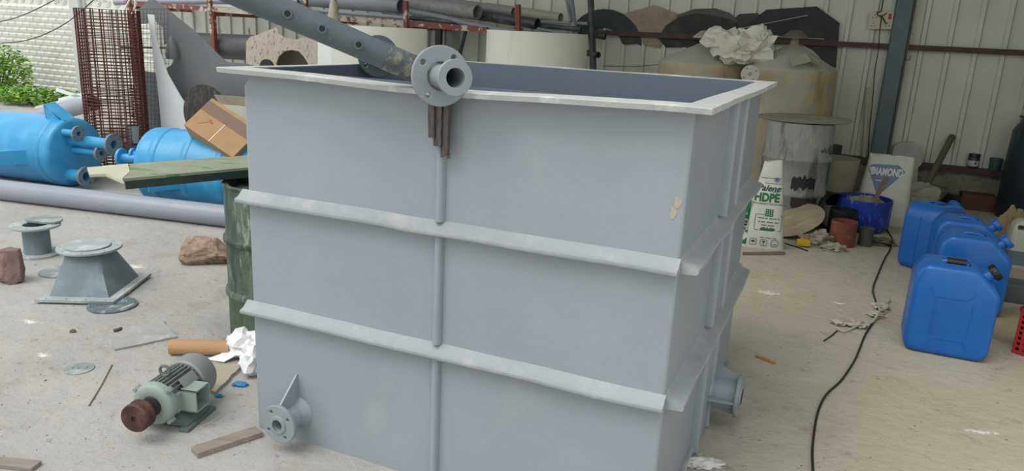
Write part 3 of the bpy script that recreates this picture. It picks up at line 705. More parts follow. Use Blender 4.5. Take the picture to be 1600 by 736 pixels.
# spool with two flanges
sc0 = G(60, 397); hz = .2; sc1 = G(62, 350, hz)
spo = root('flanged_spool', 'short dark grey pipe spool with round flanges standing at far left', 'spool', sc0+Z*0)
sc_r = .078
bm = B(); lathe(bm, [(sc_r-.008, .01), (sc_r, .01), (sc_r, hz-.005), (sc_r-.008, hz-.005), (sc_r-.008, .01)], None, 40); obj('pipe_barrel', bm, RED, spo)
bm = B(); flange(bm, Matrix.Translation((0, 0, .007)), .135, sc_r-.008, .014, 8, .006, .12, .2, 48); obj('bottom_flange', bm, REDT, spo)
bm = B(); flange(bm, Matrix.Translation((0, 0, hz-.007)), .145, sc_r-.008, .014, 8, .006, .125, .2, 48); obj('top_flange', bm, REDT, spo)
bm = B(); addmesh(bm, plate([circ(0, 0, .115, 30, .15, pi-.1)+[(-.09, -.02), (.02, -.035), (.09, -.02)]], .012, Matrix.Translation(sc1+Vector((0.0, .03, .012))) @ Matrix.Rotation(radians(5), 4, 'X'))); tag(obj('broken_disc', bm, DISCG, None, False), 'broken half disc lying on the flange of the far-left spool', 'disc')
def disc(px, py, r, label, m, hole=0, th=.008, grooves=(), z=0, tilt=0, nm='round_disc'):
    P = G(px, py); rt = B(); outs = [circ(0, 0, r, 48)]
    if hole: outs.append(circ(0, 0, hole, 16))
    addmesh(rt, plate(outs, th, Matrix.Translation(P+Z*(th/2+z)) @ Matrix.Rotation(tilt, 4, 'X'), .002))
    for g in grooves:
        if tilt == 0: lathe(rt, [(g-.004, th), (g, th+.003), (g+.004, th)], Matrix.Translation(P+Z*z), 40)
    return tag(obj(nm, rt, m), label, 'disc')
disc(97, 425, .125, 'pale dusty disc on the ground behind the reducer', DISCG)
disc(176, 478, .125, 'dark disc with raised rings tucked under the reducer flange', mat('dark_disc', '5E6E72', .7, var=.3, scale=18, bump=.3, spots=(16, .55, .65, 'A3A8A4')), 0, .01, (.06, .075, .11), 0)
disc(124, 576.5, .062, 'small thin disc with a centre hole in front of the motor', DISCG, .006, .004, (.03,))
bpy.data.objects['square_to_round_reducer'].location.z = .011
bpy.data.objects['blind_disc'].location.z += .011
def rock(name, cx, cy, R, seed, label, m, yaw=0, sub=4):
    P = G(cx, cy); b = B(); r = bmesh.ops.create_icosphere(b, subdivisions=sub, radius=1)['verts']; rnd = random.Random(seed)
    planes = [(Vector((rnd.uniform(-1, 1), rnd.uniform(-1, 1), rnd.uniform(-.6, 1))).normalized(), rnd.uniform(.62, .85)) for _ in range(9)]+[(Vector((0, 0, 1)), .75), (Vector((1, 0, 0)), .85), (Vector((-1, .1, 0)), .85), (Vector((0, -1, .15)), .75)]
    for v in r:
        d = v.co.copy()*1.15
        for n_, k in planes:
            q = d.dot(n_)-k
            if q > 0: d -= n_*q
        d *= 1+.09*noise.noise(v.co*3+Vector((seed, 0, 0)))+.04*noise.noise(v.co*9)
        v.co = Vector((d.x*R[0], d.y*R[1], max(d.z*R[2], -R[2]*.7)))
    bmesh.ops.transform(b, matrix=Matrix.Translation(P+Z*R[2]*.7+Vector((0, R[1]*.6, 0))) @ Matrix.Rotation(yaw, 4, 'Z'), verts=b.verts)
    return tag(obj(name, b, m, ang=15), label, 'rock')
rock('granite_rock', 316, 414, (.175, .12, .105), 3, 'rough brown granite block with blue paint beside the green drum', ROCK, .15)
rock('granite_rock', 2, 444, (.1, .1, .135), 11, 'reddish brown stone block cut off by the left edge', mat('red_rock', '87706A', .9, var=.2, scale=20, bump=.6), .4)
rk = bpy.data.objects['granite_rock']; b = B()
for k in range(3): crumple(b, G(335+7*k, 412-k*3)+Vector((0, .0, .03+.01*k)), (.035, .02, .03), .3, 3, k+2)
po = obj('paint_splash', b, PAINTB, rk, world=True)
# flat things on the yard
def flat(name, px, th, m, label, cat, z=0, rag=.004, lift=None):
    pts = [G(x, y) for x, y in px]; out = []
    for i, p in enumerate(pts):
        q = pts[(i+1) % len(pts)]; k = max(1, int((q-p).length/.04))
        out += [p.lerp(q, j/k)+Vector((random.uniform(-rag, rag), random.uniform(-rag, rag), 0)) for j in range(k)]
    b = B(); poly_prism(b, [p+Z*(z+th) for p in out], Vector((0, 0, -th))); return tag(obj(name, b, m, None, False), label, cat)
flat('cement_sheet', [(174, 531), (180, 548), (276, 529), (254, 503), (196, 514)], .01, mat('cement_board', 'A6A7A2', .9, var=.1, scale=10, bump=.5, spots=(16, .56, .68, 'BDBDB6')), 'flat grey broken sheet lying behind the motor', 'sheet', rag=.006)
bm = B(); a, c = G(263, 557), G(357, 559); rr = .036
d = (c-a).normalized(); a, c = a+Vector((0, .03, rr)), c+Vector((0, .03, rr)); tubepipe(bm, a, c, rr, rr-.006); tag(obj('cardboard_tube', bm, TUBE), 'brown cardboard tube lying behind the motor', 'tube')
flat('plywood_offcut', [(322, 578), (373, 573), (374, 579), (338, 617), (318, 612)], .016, mat('plywood_top', 'A69C88', .8, var=.1, scale=10, bump=.2, stretch=(1, 6, 1)), 'triangular plywood offcut behind the motor', 'board')
# squared plank
def plankpx(name, x0, y0, x1, y1, w, th, m, label, cat='plank'):
    a, c = G(x0, y0), G(x1, y1); d = (c-a); L = d.length; M_ = Matrix.Translation(a) @ Matrix.Rotation(atan2(d.y, d.x), 4, 'Z'); b = B(); box(b, (0, 0, 0), (L, w, th), M_, .003)
    return tag(obj(name, b, m, None, False), label, cat)
plankpx('wooden_plank', 309, 717, 411, 683, .062, .022, WOOD, 'short weathered wooden plank in front of the tank corner')
plankpx('wooden_plank', -40, 728, 50, 738, .05, .016, WOOD, 'weathered board cut off at the bottom left corner')
def rod(name, x0, y0, x1, y1, r, m, label, cat='rod'):
    b = B(); a, c = G(x0, y0)+Z*r, G(x1, y1)+Z*r; mid = a.lerp(c, .5)+Vector((.004, 0, 0)); sweep(b, [a, mid, c], r, 6); return tag(obj(name, b, m), label, cat)
rod('thin_rod', 175, 571, 139, 635, .0028, mat('rod_brown', '7B6C5E', .7), 'thin brown rod on the ground left of the motor')
rod('thin_rod', 313, 668, 348, 650, .002, mat('rod_pale', 'BDB9AE', .6), 'thin pale rod on the ground right of the motor')
rod('twig', 178, 519, 190, 515, .008, DIRT, 'small dark twig on the concrete behind the motor', 'twig')
rod('twig', 372, 520, 352, 545, .002, DIRT, 'thin dark twig near the foot of the green drum', 'twig')
# white plastic film at the drum foot
bm = B()
for (x, y, R_, s_) in ((383, 560, (.075, .07, .065), 1), (396, 585, (.055, .08, .075), 2), (372, 548, (.06, .05, .03), 3)):
    crumple(bm, G(x, y)+Vector((0, .04, R_[2]*.8)), R_, .28, 3, s_, jit=.006)
tr_ = [G(322, 563)+Z*.004, G(345, 560)+Z*.02, G(372, 553)+Z*.05, G(376, 562)+Z*.03, G(350, 568)+Z*.006]
poly_prism(bm, tr_, Z*.003); 
for v in bm.verts:
    if v.co.z < .001: v.co.z = .001
tag(obj('plastic_film', bm, PLAST, None, True, ang=22), 'crumpled white plastic film on the ground beside the tank corner', 'plastic film')
def scrap(name, x, y, R_, seed, m, label, cat, sub=3, amp=.4):
    b = B(); crumple(b, G(x, y)+Z*R_[2]*.6, R_, amp, sub, seed)
    for v in b.verts: v.co.z = max(v.co.z, .0005)
    return tag(obj(name, b, m, ang=60), label, cat)
scrap('blue_scrap', 375, 602, (.03, .018, .008), 4, BLUEP, 'bright blue plastic scrap beside the white film', 'scrap')
scrap('blue_scrap', 342, 620, (.014, .01, .006), 5, BLUEP, 'tiny blue scrap behind the motor foot', 'scrap')
scrap('fibre_tuft', 1096, 727, (.06, .024, .016), 6, FIB, 'white glass fibre tuft at the right foot of the tank', 'fibre', 4, .5)
b_ = B(); 
for k in range(26):
    p = G(1078+random.uniform(0, 22), 718+random.uniform(-4, 12))+Z*.012; sweep(b_, [p, p+Vector((random.uniform(-.05, .02), random.uniform(-.02, .03), random.uniform(-.01, .012)))], .0007, 4)
fo = bpy.data.objects['fibre_tuft']; obj('loose_strands', b_, FIB, fo, world=True)
scrap('stone_chip', 114, 519, (.012, .01, .008), 7, DIRT, 'small dark stone chip left of the grey sheet', 'stone')
# loose grit
bm = B()
for k in range(300):
    x, y = random.choice(((0, 420), (0, 420), (1080, 1600))), 0; x = random.uniform(*x); y = random.uniform(330, 736) if x < 420 else random.uniform(400, 736)
    p = G(x, y); q = TI @ p
    if -.1 < q.x < TW+.1 and -.1 < q.y < TD+.1: continue
    r_ = random.uniform(.001, .0032)*(1 if random.random() < .9 else 1.7); v = bmesh.ops.create_icosphere(bm, subdivisions=1, radius=1)['verts']
    S_ = Matrix.Translation(p+Z*r_*.4) @ Matrix.Rotation(random.uniform(0, 6), 4, 'Z') @ Matrix.Diagonal((r_*random.uniform(1, 2.2), r_, r_*.6, 1)); bmesh.ops.transform(bm, matrix=S_, verts=v)
o = obj('loose_grit', bm, mat('grit_brown', '857C6E', .95, var=.3, bump=.3)); tag(o, 'loose grit and crumbs scattered over the concrete yard', 'grit'); o['kind'] = 'stuff'
def powder(seed):
    m = bpy.data.materials.new('powder_white'); m.use_nodes = True; N = m.node_tree.nodes; L = m.node_tree.links; b = N['Principled BSDF']
    b.inputs['Base Color'].default_value = lin('D8D5CD'); b.inputs['Roughness'].default_value = .95
    tc = N.new('ShaderNodeTexCoord'); mp = N.new('ShaderNodeMapping'); mp.inputs['Location'].default_value = (-.5, -.5, 0); L.new(tc.outputs['Generated'], mp.inputs[0])
    mz = N.new('ShaderNodeVectorMath'); mz.operation = 'MULTIPLY'; mz.inputs[1].default_value = (2, 2, 0); L.new(mp.outputs[0], mz.inputs[0])
    ln = N.new('ShaderNodeVectorMath'); ln.operation = 'LENGTH'; L.new(mz.outputs[0], ln.inputs[0])
    ns = N.new('ShaderNodeTexNoise'); ns.inputs['Scale'].default_value = 22; ns.inputs['Detail'].default_value = 8; ns.inputs['Roughness'].default_value = .75; L.new(tc.outputs['Object'], ns.inputs['Vector'])
    mt_ = N.new('ShaderNodeMath'); mt_.operation = 'MULTIPLY_ADD'; L.new(ln.outputs['Value'], mt_.inputs[0]); mt_.inputs[1].default_value = -.42; L.new(ns.outputs['Fac'], mt_.inputs[2])
    mr = N.new('ShaderNodeMapRange'); mr.inputs[1].default_value = .3; mr.inputs[2].default_value = .46; L.new(mt_.outputs[0], mr.inputs[0]); L.new(mr.outputs[0], b.inputs['Alpha'])
    return m
def spill(x, y, w, h, seed, label, n=44):
    c = G(x, y); b = B(); pts = []
    for i in range(n):
        a = 2*pi*i/n; k = 1.3; p = G(x+w*k*cos(a), y+h*k*sin(a)); pts.append(Vector((p.x, p.y, .0012)))
    poly_prism(b, pts, Vector((0, 0, -.001))); return tag(obj('powder_spill', b, powder(seed), None, False), label, 'powder')
spill(213, 417, 26, 7, 1, 'white powder spill on the floor right of the reducer')
spill(68, 555, 20, 7, 2, 'white powder spill on the floor left of the small thin disc')
spill(48, 503, 26, 6, 3, 'white powder spill in front of the reducer flange')
spill(1200, 458, 30, 8, 4, 'white powder smear on the floor right of the tank')
spill(1530, 675, 44, 6, 5, 'white powder streak near the bottom right corner')
spill(1310, 474, 18, 4, 6, 'small white powder mark left of the torn film')

# ================================================================ left background
def Vd(x, y, d): return V(x, y, d)
# rusty welded-mesh roll
def grid_bm(b, f, nu, nv, r, us=(0, 1), vs=(0, 1), seg=10, jit=0):
    for i in range(nu+1):
        u = us[0]+(us[1]-us[0])*i/nu+random.uniform(-jit, jit); sweep(b, [f(u, vs[0]+(vs[1]-vs[0])*k/3) for k in range(4)], r, 4, False)
    for j in range(nv+1):
        v = vs[0]+(vs[1]-vs[0])*j/nv+random.uniform(-jit, jit); sweep(b, [f(us[0]+(us[1]-us[0])*k/seg, v) for k in range(seg+1)], r, 4, False)
dM = 3.9; pa, pb, pc = V(168, 205, dM), V(166, 15, dM), V(205, 110, dM); rw = (V(212, 110, dM)-V(128, 110, dM)).length/2*.9
zb = pa.z; zb = .0; ax0 = Vector((pa.x, pa.y, 0)); 
bm = B()
def rollf(u, v):
    a = u*2*pi*4.0+.4; rr = rw*(1-.11*u); tl = V(167, 15, dM)-V(184, 205, dM); base = V(184, 205, dM); base = base-tl*(base.z/tl.z)
    p = base+tl*v*(pb.z/tl.z*1.0)*1.0
    return p+WS*rr*cos(a)+WN*rr*.75*sin(a)
grid_bm(bm, rollf, 84, 50, .0032, seg=72, jit=.002)
tag(obj('wire_mesh_roll', bm, RUST, smooth=False), 'upright roll of rusty welded wire mesh behind the blue vessels', 'wire mesh')
bm = B()
def pan(u, v): p = V(203, 225, dM-.3).lerp(V(266, 222, dM-.3), u); q = V(203, 14, dM-.3).lerp(V(262, 14, dM-.3), u); p = p-(q-p)*(p.z/(q.z-p.z)); return p.lerp(q, v)
grid_bm(bm, pan, 11, 34, .0018, seg=2)
tag(obj('wire_mesh_sheet', bm, mat('dark_wire', '4A4440', .7)), 'thin dark wire mesh panel standing right of the rusty roll', 'wire mesh')
# dark grey sheet with cut-outs
dS = 3.4
outer = [(213, 230), (213, 18), (233, 0), (239, -2), (245, 1), (300, 45), (346, 90), (356, 97), (383, 99), (400, 104), (400, 232)]
hole = [(218, 110), (219, 60), (217, 38), (232, 36), (243, 33), (255, 43), (257, 72), (259, 104), (268, 100), (274, 93), (275, 86), (272, 76)]
hole = [(219, 108), (219, 60), (217, 38), (232, 36), (243, 33), (255, 43), (257, 70), (268, 60), (274, 80), (274, 92), (268, 102), (258, 108), (243, 114), (230, 112)]
def grounded(px, d):
    o = wallsheet(px, d); return o
sh = [wallsheet(outer, dS), wallsheet(hole, dS)]
me = plate(sh, .012, WF(dS)); tag(link('cutout_sheet', me, DKSH, None, False), 'large dark grey plastic sheet with curved cut-outs standing behind the cardboard box', 'sheet')
# curled flap at the cut-out
bm = B(); P = V(269, 76, dS+.06); lathe(bm, [(.0, .12), (.02, .09), (.05, .02), (.06, -.06), (.055, -.1)], Matrix.Translation(P), 20, a0=-2.6, a1=.2); bmesh.ops.solidify(bm, geom=bm.faces[:], thickness=.006)
ob_ = obj('curled_flap', bm, DKSH, bpy.data.objects['cutout_sheet'], world=True)
# white curved blade
dB = 3.62
bl_ = [(231, 22), (241, 23), (243, 50), (250, 80), (262, 115), (282, 150), (303, 181), (306, 225), (256, 225), (250, 170), (246, 130), (238, 70)]
me = plate([wallsheet(bl_, dB)], .01, WF(dB)); tag(link('curved_sheet', me, WHT, None, False), 'white tapering curved sheet in front of the dark cut-out sheet', 'sheet')
# black mottled disc
dD = 3.72; P = V(322, 178, dD); R_ = (V(322, 132, dD)-P).length
bm = B(); addmesh(bm, plate([circ(0, 0, R_, 48)], .02, frame(P, WN, WS), .003)); lathe(bm, [(R_*.0, .012), (R_*.5, .02), (R_*.96, .012)], frame(P, WN, WS), 40)
tag(obj('fibre_disc', bm, KDSC), 'black fibrous disc leaning behind the cardboard box', 'disc')
sheetobj('board', mat('brown_board', '8C8272', .8, var=.15), [[(336, 148), (400, 153), (400, 168), (345, 163)]], 3.85, .03, 'brown board edge seen between black disc and tank', 'board')
sheetobj('board', mat('cream_board', 'B9B4A2', .8, var=.1), [[(342, 163), (400, 168), (400, 240), (345, 240)]], 3.95, .02, 'cream board behind the cardboard box beside the tank', 'board')
# pipes & clutter behind the first blue vessel
def pipev(name, x0, y0, x1, y1, d0, d1, r, m, label, wall=True, group=None, ext=0, hollow=True):
    a, c = V(x0, y0, d0), V(x1, y1, d1); a = a+(a-c).normalized()*ext; b = B()
    if hollow: tubepipe(b, a, c, r, r*.86, 28)
    else: cyl(b, a, c, r)
    return tag(obj(name, b, m), label, 'pipe', group)
pipev('clutter_pipe', 60, 184, 146, 161, 2.6, 2.7, .095, PVCG, 'fat grey pipe lying behind the left blue vessel', ext=.3)
pipev('clutter_pipe', 60, 171, 142, 152, 2.1, 2.4, .05, PVCL, 'pale pipe lying behind the fat grey pipe')
for (x0, y0, x1, y1, lb) in ((88, 140, 128, 157, 'white strip crossing above the pale pipe'), (92, 156, 122, 147, 'white strip leaning up from the pale pipe')):
    a, c = V(x0, y0, 2.6), V(x1, y1, 2.7); b = B(); box(b, (0, -.02, -.006), ((c-a).length, .02, .006), frame(a, WN, (c-a))); tag(obj('white_strip', b, WHT, None, False), lb, 'strip')
pipev('upright_pipe', 208, 222, 207.5, 196, 3.95, 3.95, .058, mat('pipe_greygreen', '8E9A9A', .6), 'short grey green upright pipe beside the mesh roll')
a = G(206, 262); b = B(); M_ = Matrix.Translation(a+Z*.16) @ Matrix.Rotation(radians(8), 4, 'Z') @ Matrix.Rotation(pi/2, 4, 'Y')
tubepipe(b, a+Vector((-.12, 0, .13)), a+Vector((.35, .15, .13)), .13, .118, 40); tag(obj('short_pipe', b, mat('grey_brown_pipe', '8D8782', .6, var=.15)), 'short wide grey brown pipe between the two blue vessels', 'pipe')
a, c = V(222, 155, 3.0), V(262, 162, 3.0); tr = root('low_trestle', 'low red brown steel trestle behind the white curved sheet', 'trestle', Vector((a.x, a.y, 0)))
b = B(); box(b, (0, -.02, -.02), ((c-a).length, .02, .02), frame(a, WN, c-a)); obj('crossbar', b, mat('orange_bar', '8A5A44', .7), tr, False, True)
for p in (a, c): b = B(); box(b, (p.x-.015, p.y-.015, 0), (p.x+.015, p.y+.015, p.z)); obj('leg', b, mat('orange_bar', '8A5A44', .7), tr, False, True)
b = B(); a, c = V(190, 74, 2.2), V(270, 75, 2.2); box(b, (0, -.012, -.018), ((c-a).length, .012, .018), frame(a, WN, c-a)); tag(obj('steel_bar', b, DARK, None, False), 'thin dark horizontal bar behind the mesh panel', 'bar')
# rubble heap between the vessels
bm = B()
for k in range(26):
    x, y = random.uniform(150, 300), random.uniform(185, 232); p = G(x, y+12); r_ = random.uniform(.05, .12)
    v = bmesh.ops.create_icosphere(bm, subdivisions=2, radius=1)['verts']
    for q in v: q.co *= 1+.3*noise.noise(q.co*2+Vector((k, 0, 0)))
    bmesh.ops.transform(bm, matrix=Matrix.Translation(p+Z*r_*.3) @ Matrix.Diagonal((r_*1.5, r_, r_*.6, 1)), verts=v)
o = obj('rubble', bm, mat('rubble_grey', '97928A', .9, var=.3, scale=12, bump=.5), ang=30); tag(o, 'low heap of grey rubble behind the blue vessels', 'rubble'); o['kind'] = 'stuff'
# shrub
def shrub(name, c, R, n, label):
    r_ = root(name, label, 'shrub', c); b = B(); st = B()
    for k in range(n):
        while True:
            q = Vector([random.uniform(-1, 1) for _ in range(3)])
            if .25 < q.length < 1: break
        if q.z < -.9: continue
        p = Vector((q.x*R[0], q.y*R[1], R[2]*.85+q.z*R[2])); s = random.uniform(.03, .065); M_ = Matrix.Translation(p) @ Matrix.Rotation(random.uniform(0, 6.3), 4, 'Z') @ Matrix.Rotation(random.uniform(-.9, .9), 4, 'X') @ Matrix.Rotation(random.uniform(-.6, .6), 4, 'Y')
        vs = [b.verts.new(M_ @ Vector(t)) for t in ((0, 0, 0), (s*.6, s*.45, .006), (s*1.5, 0, .0), (s*.6, -s*.45, .006), (s*.7, 0, -.006))]
        for f in ((0, 1, 4), (1, 2, 4), (2, 3, 4), (3, 0, 4)): b.faces.new([vs[i] for i in f])
    for k in range(22):
        q = Vector((random.uniform(-.8, .8)*R[0], random.uniform(-.6, .6)*R[1], random.uniform(.9, 1.6)*R[2])); sweep(st, spl([(q.x*.3, q.y*.3, 0), (q.x*.7, q.y*.7, q.z*.6), q], 4), .008, 5)
    f_ = obj('foliage', b, LEAF, r_, False); obj('stems', st, STEM, r_)
c = V(8, 150, .8); shrub('shrub', Vector((c.x-.25, c.y, 0)), (.75, .5, .52), 2600, 'bright green leafy shrub against the block wall at the left edge')
c = V(62, 165, .9); shrub('shrub', Vector((c.x, c.y, 0)), (.75, .3, .17), 1000, 'low creeping green shrub at the foot of the block wall')
# overhead wires
def wire(name, pts, r, label, m=CABLE, cat='wire'):
    b = B(); sweep(b, spl(pts, 8), r, 5); return tag(obj(name, b, m), label, cat)
wire('overhead_wire', [V(-60, 45, 1.5), V(0, 34, 1.5), V(40, 22, 1.5), V(90, -3, 1.5), V(130, -30, 1.5)], .007, 'upper thin dark wire crossing the block wall')
wire('overhead_wire', [V(-60, 72, 1.5), V(0, 68, 1.5), V(49, 61, 1.5), V(100, 38, 1.5), V(146, 0, 1.5), V(175, -30, 1.5)], .007, 'lower sagging dark wire crossing the block wall')
# ================================================================ pipe rack
dR = 1.15
rk_ = root('pipe_rack', 'red oxide steel rack along the shed wall loaded with grey pipes', 'rack', Wp(SD(V(500, 40, dR))[0], dR, 0))
def barv(name, x0, y0, x1, y1, d, w, th, m, par, to_ground=False, d1=None):
    a, c = V(x0, y0, d), V(x1, y1, d if d1 is None else d1); b = B()
    if to_ground: c = Vector((a.x, a.y, 0))
    box(b, (0, -w/2, -th/2), ((c-a).length, w/2, th/2), frame(a, WN, c-a)); return obj(name, b, m, par, False, True)
barv('beam', 196, 4, 338, 15, dR, .06, .05, RBEAM, rk_); barv('beam', 338, 15, 640, 37, dR, .062, .05, mat('rack_worn_paint', 'B2A998', .7, var=.15, spots=(11, .5, .58, '7E4638')), rk_); barv('beam', 640, 37, 762, 47, dR, .062, .05, RBEAM, rk_)
for x, y0, y1 in ((202, -20, 8), (327, -20, 12), (477, -14, 24), (634, 2, 38), (809, 7, 52)):
    barv('upright_peg', x, y0, x+1, y1+4, dR+.03, .05, .05, RBEAM, rk_)
for x, y0 in ((203, 8), (332, 18), (686, 44), (811, 44)): barv('leg', x, y0, x, y0+50, dR-.03, .07, .06, RBEAM if x < 400 else DARK, rk_, True)
for x, y in ((203, 8), (332, 18), (477, 27), (634, 39), (809, 48)): # arms back to the wall
    a = V(x, y, dR); b = B(); box(b, (0, -.025, -.025), (dR-.05, .025, .025), frame(a-Z*.03, WS, -WN)); obj('arm', b, RBEAM, rk_, False, True)
barv('brace', 728, 48, 717, 90, dR-.05, .03, .03, DARK, rk_)
GP = 'grey pipes stored on the steel rack'
def rp(x0, y0, x1, y1, d0, d1, rpx, m, label, ext=0, flat=1):
    p = V(x1, y1, d1); r = rpx*(p.y*cp+CH*0)/FPX; return pipev('stored_pipe', x0, y0, x1, y1, d0, d1, r, m, label, group=GP, ext=ext)
rp(470, -2, 627, 10, .75, .95, 11.5, PVCM, 'thick mid-grey rack pipe ending beside the middle rack peg', .3)
rp(636, 5, 746, 19, .6, .9, 11, PVCD, 'thick dusty pipe whose open end shows right of the middle peg', .5)
rp(700, 16, 840, 37.5, .55, .8, 8.5, PVCK, 'black-mouthed dark pipe ending just past the right peg', .3)
rp(690, 1, 802, 18, .35, .5, 6, PVCD, 'slim dusty pipe lying above the thick dusty one', .3)
rp(800, 17, 876, 28, .4, .55, 7.5, mat('pipe_beige', '9A9786', .6, var=.1), 'beige grey pipe ending near the leaning upright pipes', .4)
rp(845, 34, 918, 37, .6, .7, 2.5, PVCM, 'thin straight pipe beside the leaning uprights')
rp(843, 40, 908, 46, .75, .85, 4, PVCK, 'dark narrow pipe under the thin straight pipe')
rp(840, 45, 886, 54, .85, .95, 2.5, PVCM, 'thinnest pipe stub just above the right cream shell')
rp(470, 15, 634, 28, 1.0, 1.08, 3.5, PVCM, 'thin dark-grey pipe directly on the beam left of the middle peg', .1)
rp(600, 24, 722, 36, 1.0, 1.05, 3.5, PVCK, 'thin black pipe on the beam right of the middle peg')
rp(180, 4, 372, 1, .9, .9, 4.5, PVCG, 'slim light pipe highest on the left half of the rack')
rp(292, 6, 420, 16, .85, .95, 4.5, PVCL, 'light grey pipe just above the left half of the beam')
rp(300, -6, 470, 4, .7, .8, 9, PVCM, 'grey pipe at the top edge above the left beam', .4)
b = B(); sweep(b, spl([V(x, y, d) for x, y, d in ((636, 17, .9), (690, 27, 1.0), (735, 38, 1.08), (780, 47, 1.12), (826, 53, 1.15))], 6), .033, 14)
tag(obj('stored_pipe', b, PVCM), 'bent mid-grey pipe sagging down over the end of the beam', 'pipe', GP)
b = B(); sweep(b, spl([V(192, 22, 1.7), V(198, 8, 1.7), V(204, -4, 1.7), V(208, -20, 1.7)], 5), .012, 6); tag(obj('white_hose', b, WHT), 'left thin white hose bent over the mesh roll', 'hose')
b = B(); sweep(b, spl([V(206, 22, 1.7), V(211, 10, 1.7), V(211, -4, 1.7), V(209, -20, 1.7)], 5), .012, 6); tag(obj('white_hose', b, WHT), 'right thin white hose bent over the mesh roll', 'hose')
# leaning uprights
for x0, y0, x1, y1, rpx, m, lb in ((889, -30, 899, 56, 4, PVCM, 'grey upright pipe rising from the right edge of the cream shell'), (880, -30, 891, 34, 2, PVCM, 'thin upright pipe left of the grey upright'), (922, -30, 927, 112, 5, PVCK, 'dark upright pipe leaning on the wall right of the cream shell')):
    pipev('upright_pipe', x0, y0, x1, y1, .5, .75, rpx*9/FPX, m, lb)
pipev('pipe_stub', 905, 80, 935, 86, .55, .75, .034, PVCK, 'short black pipe stub poking out beside the cream shell')
pipev('pipe_stub', 905, 50, 946, 57, .3, .3, .04, PVCK, 'black pipe sleeve at the end of the wall rail')
# big half-black pipe under the rack
pipev('stored_pipe', 300, 70, 420, 76, .9, .95, .17, mat('pipe_grey_black', '454748', .35, var=.3, scale=1.5), 'very fat pipe lying under the rack left of the mottled shell')
rp_ = bpy.data.objects
# mottled shell with cut-outs
top = [(385, 240), (385, 66), (392, 57), (401, 55)]+[(433, 42), (435, 52), (445, 59), (462, 62), (478, 58), (498, 56), (498, 240)]
hol = [(432, 99), (436, 88), (445, 80), (456, 78), (467, 80), (474, 87), (482, 99), (478, 118), (456, 124), (438, 118)]
sheetobj('mottled_sheet', MOTT, [top, hol], 1.9, .014, 'tan mottled resin sheet with round holes behind the tank corner', 'sheet')
sheetobj('olive_sheet', mat('olive_sheet', '5A5647', .7, var=.1), [[(420, 64), (490, 64), (490, 240), (420, 240)]], 1.75, .014, 'olive brown sheet showing through the hole of the mottled sheet', 'sheet')
bm = B(); P = V(417, 106, 2.05); addmesh(bm, plate([circ(0, 0, .1, 36)], .03, frame(P, WN, WS), .004)); tag(obj('dark_disc', bm, BLK), 'dark rounded disc edge peeping over the tank rim', 'disc')
sheetobj('white_and_lit_sheet', WHT, [[(497, 58), (526, 62), (535, 101), (540, 240), (497, 240)]], 1.95, .012, 'white sheet standing for the lit left flank of the larger cream shell', 'sheet')  # lit flank of the cream shell, painted as its own white sheet
b = B(); p = V(521, -8, 1.4); w_ = (V(531, 39, 1.4)-V(511, 36, 1.4)).length/2
lathe(b, [(w_*.1, 0), (w_*.5, -.2), (w_*1.0, -.46), (w_*.9, -.5)], Matrix.Translation(p+Z*.08), 24); tag(obj('mottled_cone', b, MOTT), 'narrow mottled resin cone standing on the rack beam', 'cone')
# cream shells (part cylinders standing on the ground)
def shell(name, xl, xr, ytop, d, label, a0, a1, R, cx, sag=0):
    C = V(cx, ytop, d); z1 = C.z; C = Vector((C.x, C.y, 0)); b = B(); n = 48
    lathe(b, [(R, 0), (R, z1)], Matrix.Translation(C) @ Matrix.Rotation(YAW, 4, 'Z'), n, a0, a1)
    bmesh.ops.recalc_face_normals(b, faces=b.faces[:]); bmesh.ops.solidify(b, geom=b.faces[:], thickness=.02)
    return tag(obj(name, b, CREAM, ang=50), label, 'shell')
R1 = (V(678, 45, 1.9)-V(531, 40, 1.9)).length/2
shell('cream_shell', 0, 0, 42, 1.7, 'left cream half-round shell partly behind the flanged pipe', pi*.72, pi*1.94, R1, 603)
R2 = (V(917, 55, 1.6)-V(766, 50, 1.6)).length/2
shell('cream_shell', 0, 0, 50, 1.5, 'right cream half-round shell standing behind the tank rim', -pi*1.02, pi*.02, R2, 841)
# dark low band behind (stacked stuff between shells)
# ================================================================ discs between rail and wall
def rp2(name, m, outs, d, th, label): sheetobj(name, m, outs, d, th, label, 'cut sheet', 'cut sheets tucked behind the wall rail')
arc = lambda cx, cy, r, a0, a1, n=18: [(cx+r*cos(radians(a0+(a1-a0)*i/n)), cy-r*sin(radians(a0+(a1-a0)*i/n))) for i in range(n+1)]
DKK = 0
rp2('cut_sheet', mat('sheet_blueblack', '2E3839', .7, var=.3, scale=5, spots=(5, .55, .7, '4C4C3E')), [arc(944, 72, 58, 150, 0)+[(996, 68), (975, 70)]+arc(944, 72, 28, 10, 150)], .033, .003, 'blue-black half-ring leaning at the left end of the rail')
rp2('cut_sheet', mat('sheet_tan', '9A8C76', .8, var=.12, scale=5, spots=(3, .5, .6, '8C7460')), [[(972, 22), (1022, 8), (1062, 22), (1050, 40), (1032, 75), (1005, 70), (994, 40)]], .0295, .003, 'tan polygonal sheet between the half-ring and black arch')
rp2('cut_sheet', mat('sheet_black', '302F2A', .7, var=.3, scale=7, spots=(6, .55, .65, '4A4638')), [[(1028, 60), (1040, 40), (1062, 26), (1090, 21), (1125, 26), (1150, 34), (1172, 60), (1150, 72), (1040, 74)]], .0405, .003, 'black arched sheet left of the hung plastic bag')
rp2('cut_sheet', mat('sheet_olive', '55554A', .7, var=.2, scale=7), [[(1056, 24), (1085, 14), (1118, 13), (1140, 20), (1152, 30), (1150, 45), (1080, 40)]], .0365, .003, 'olive arched sheet rising above the black one')
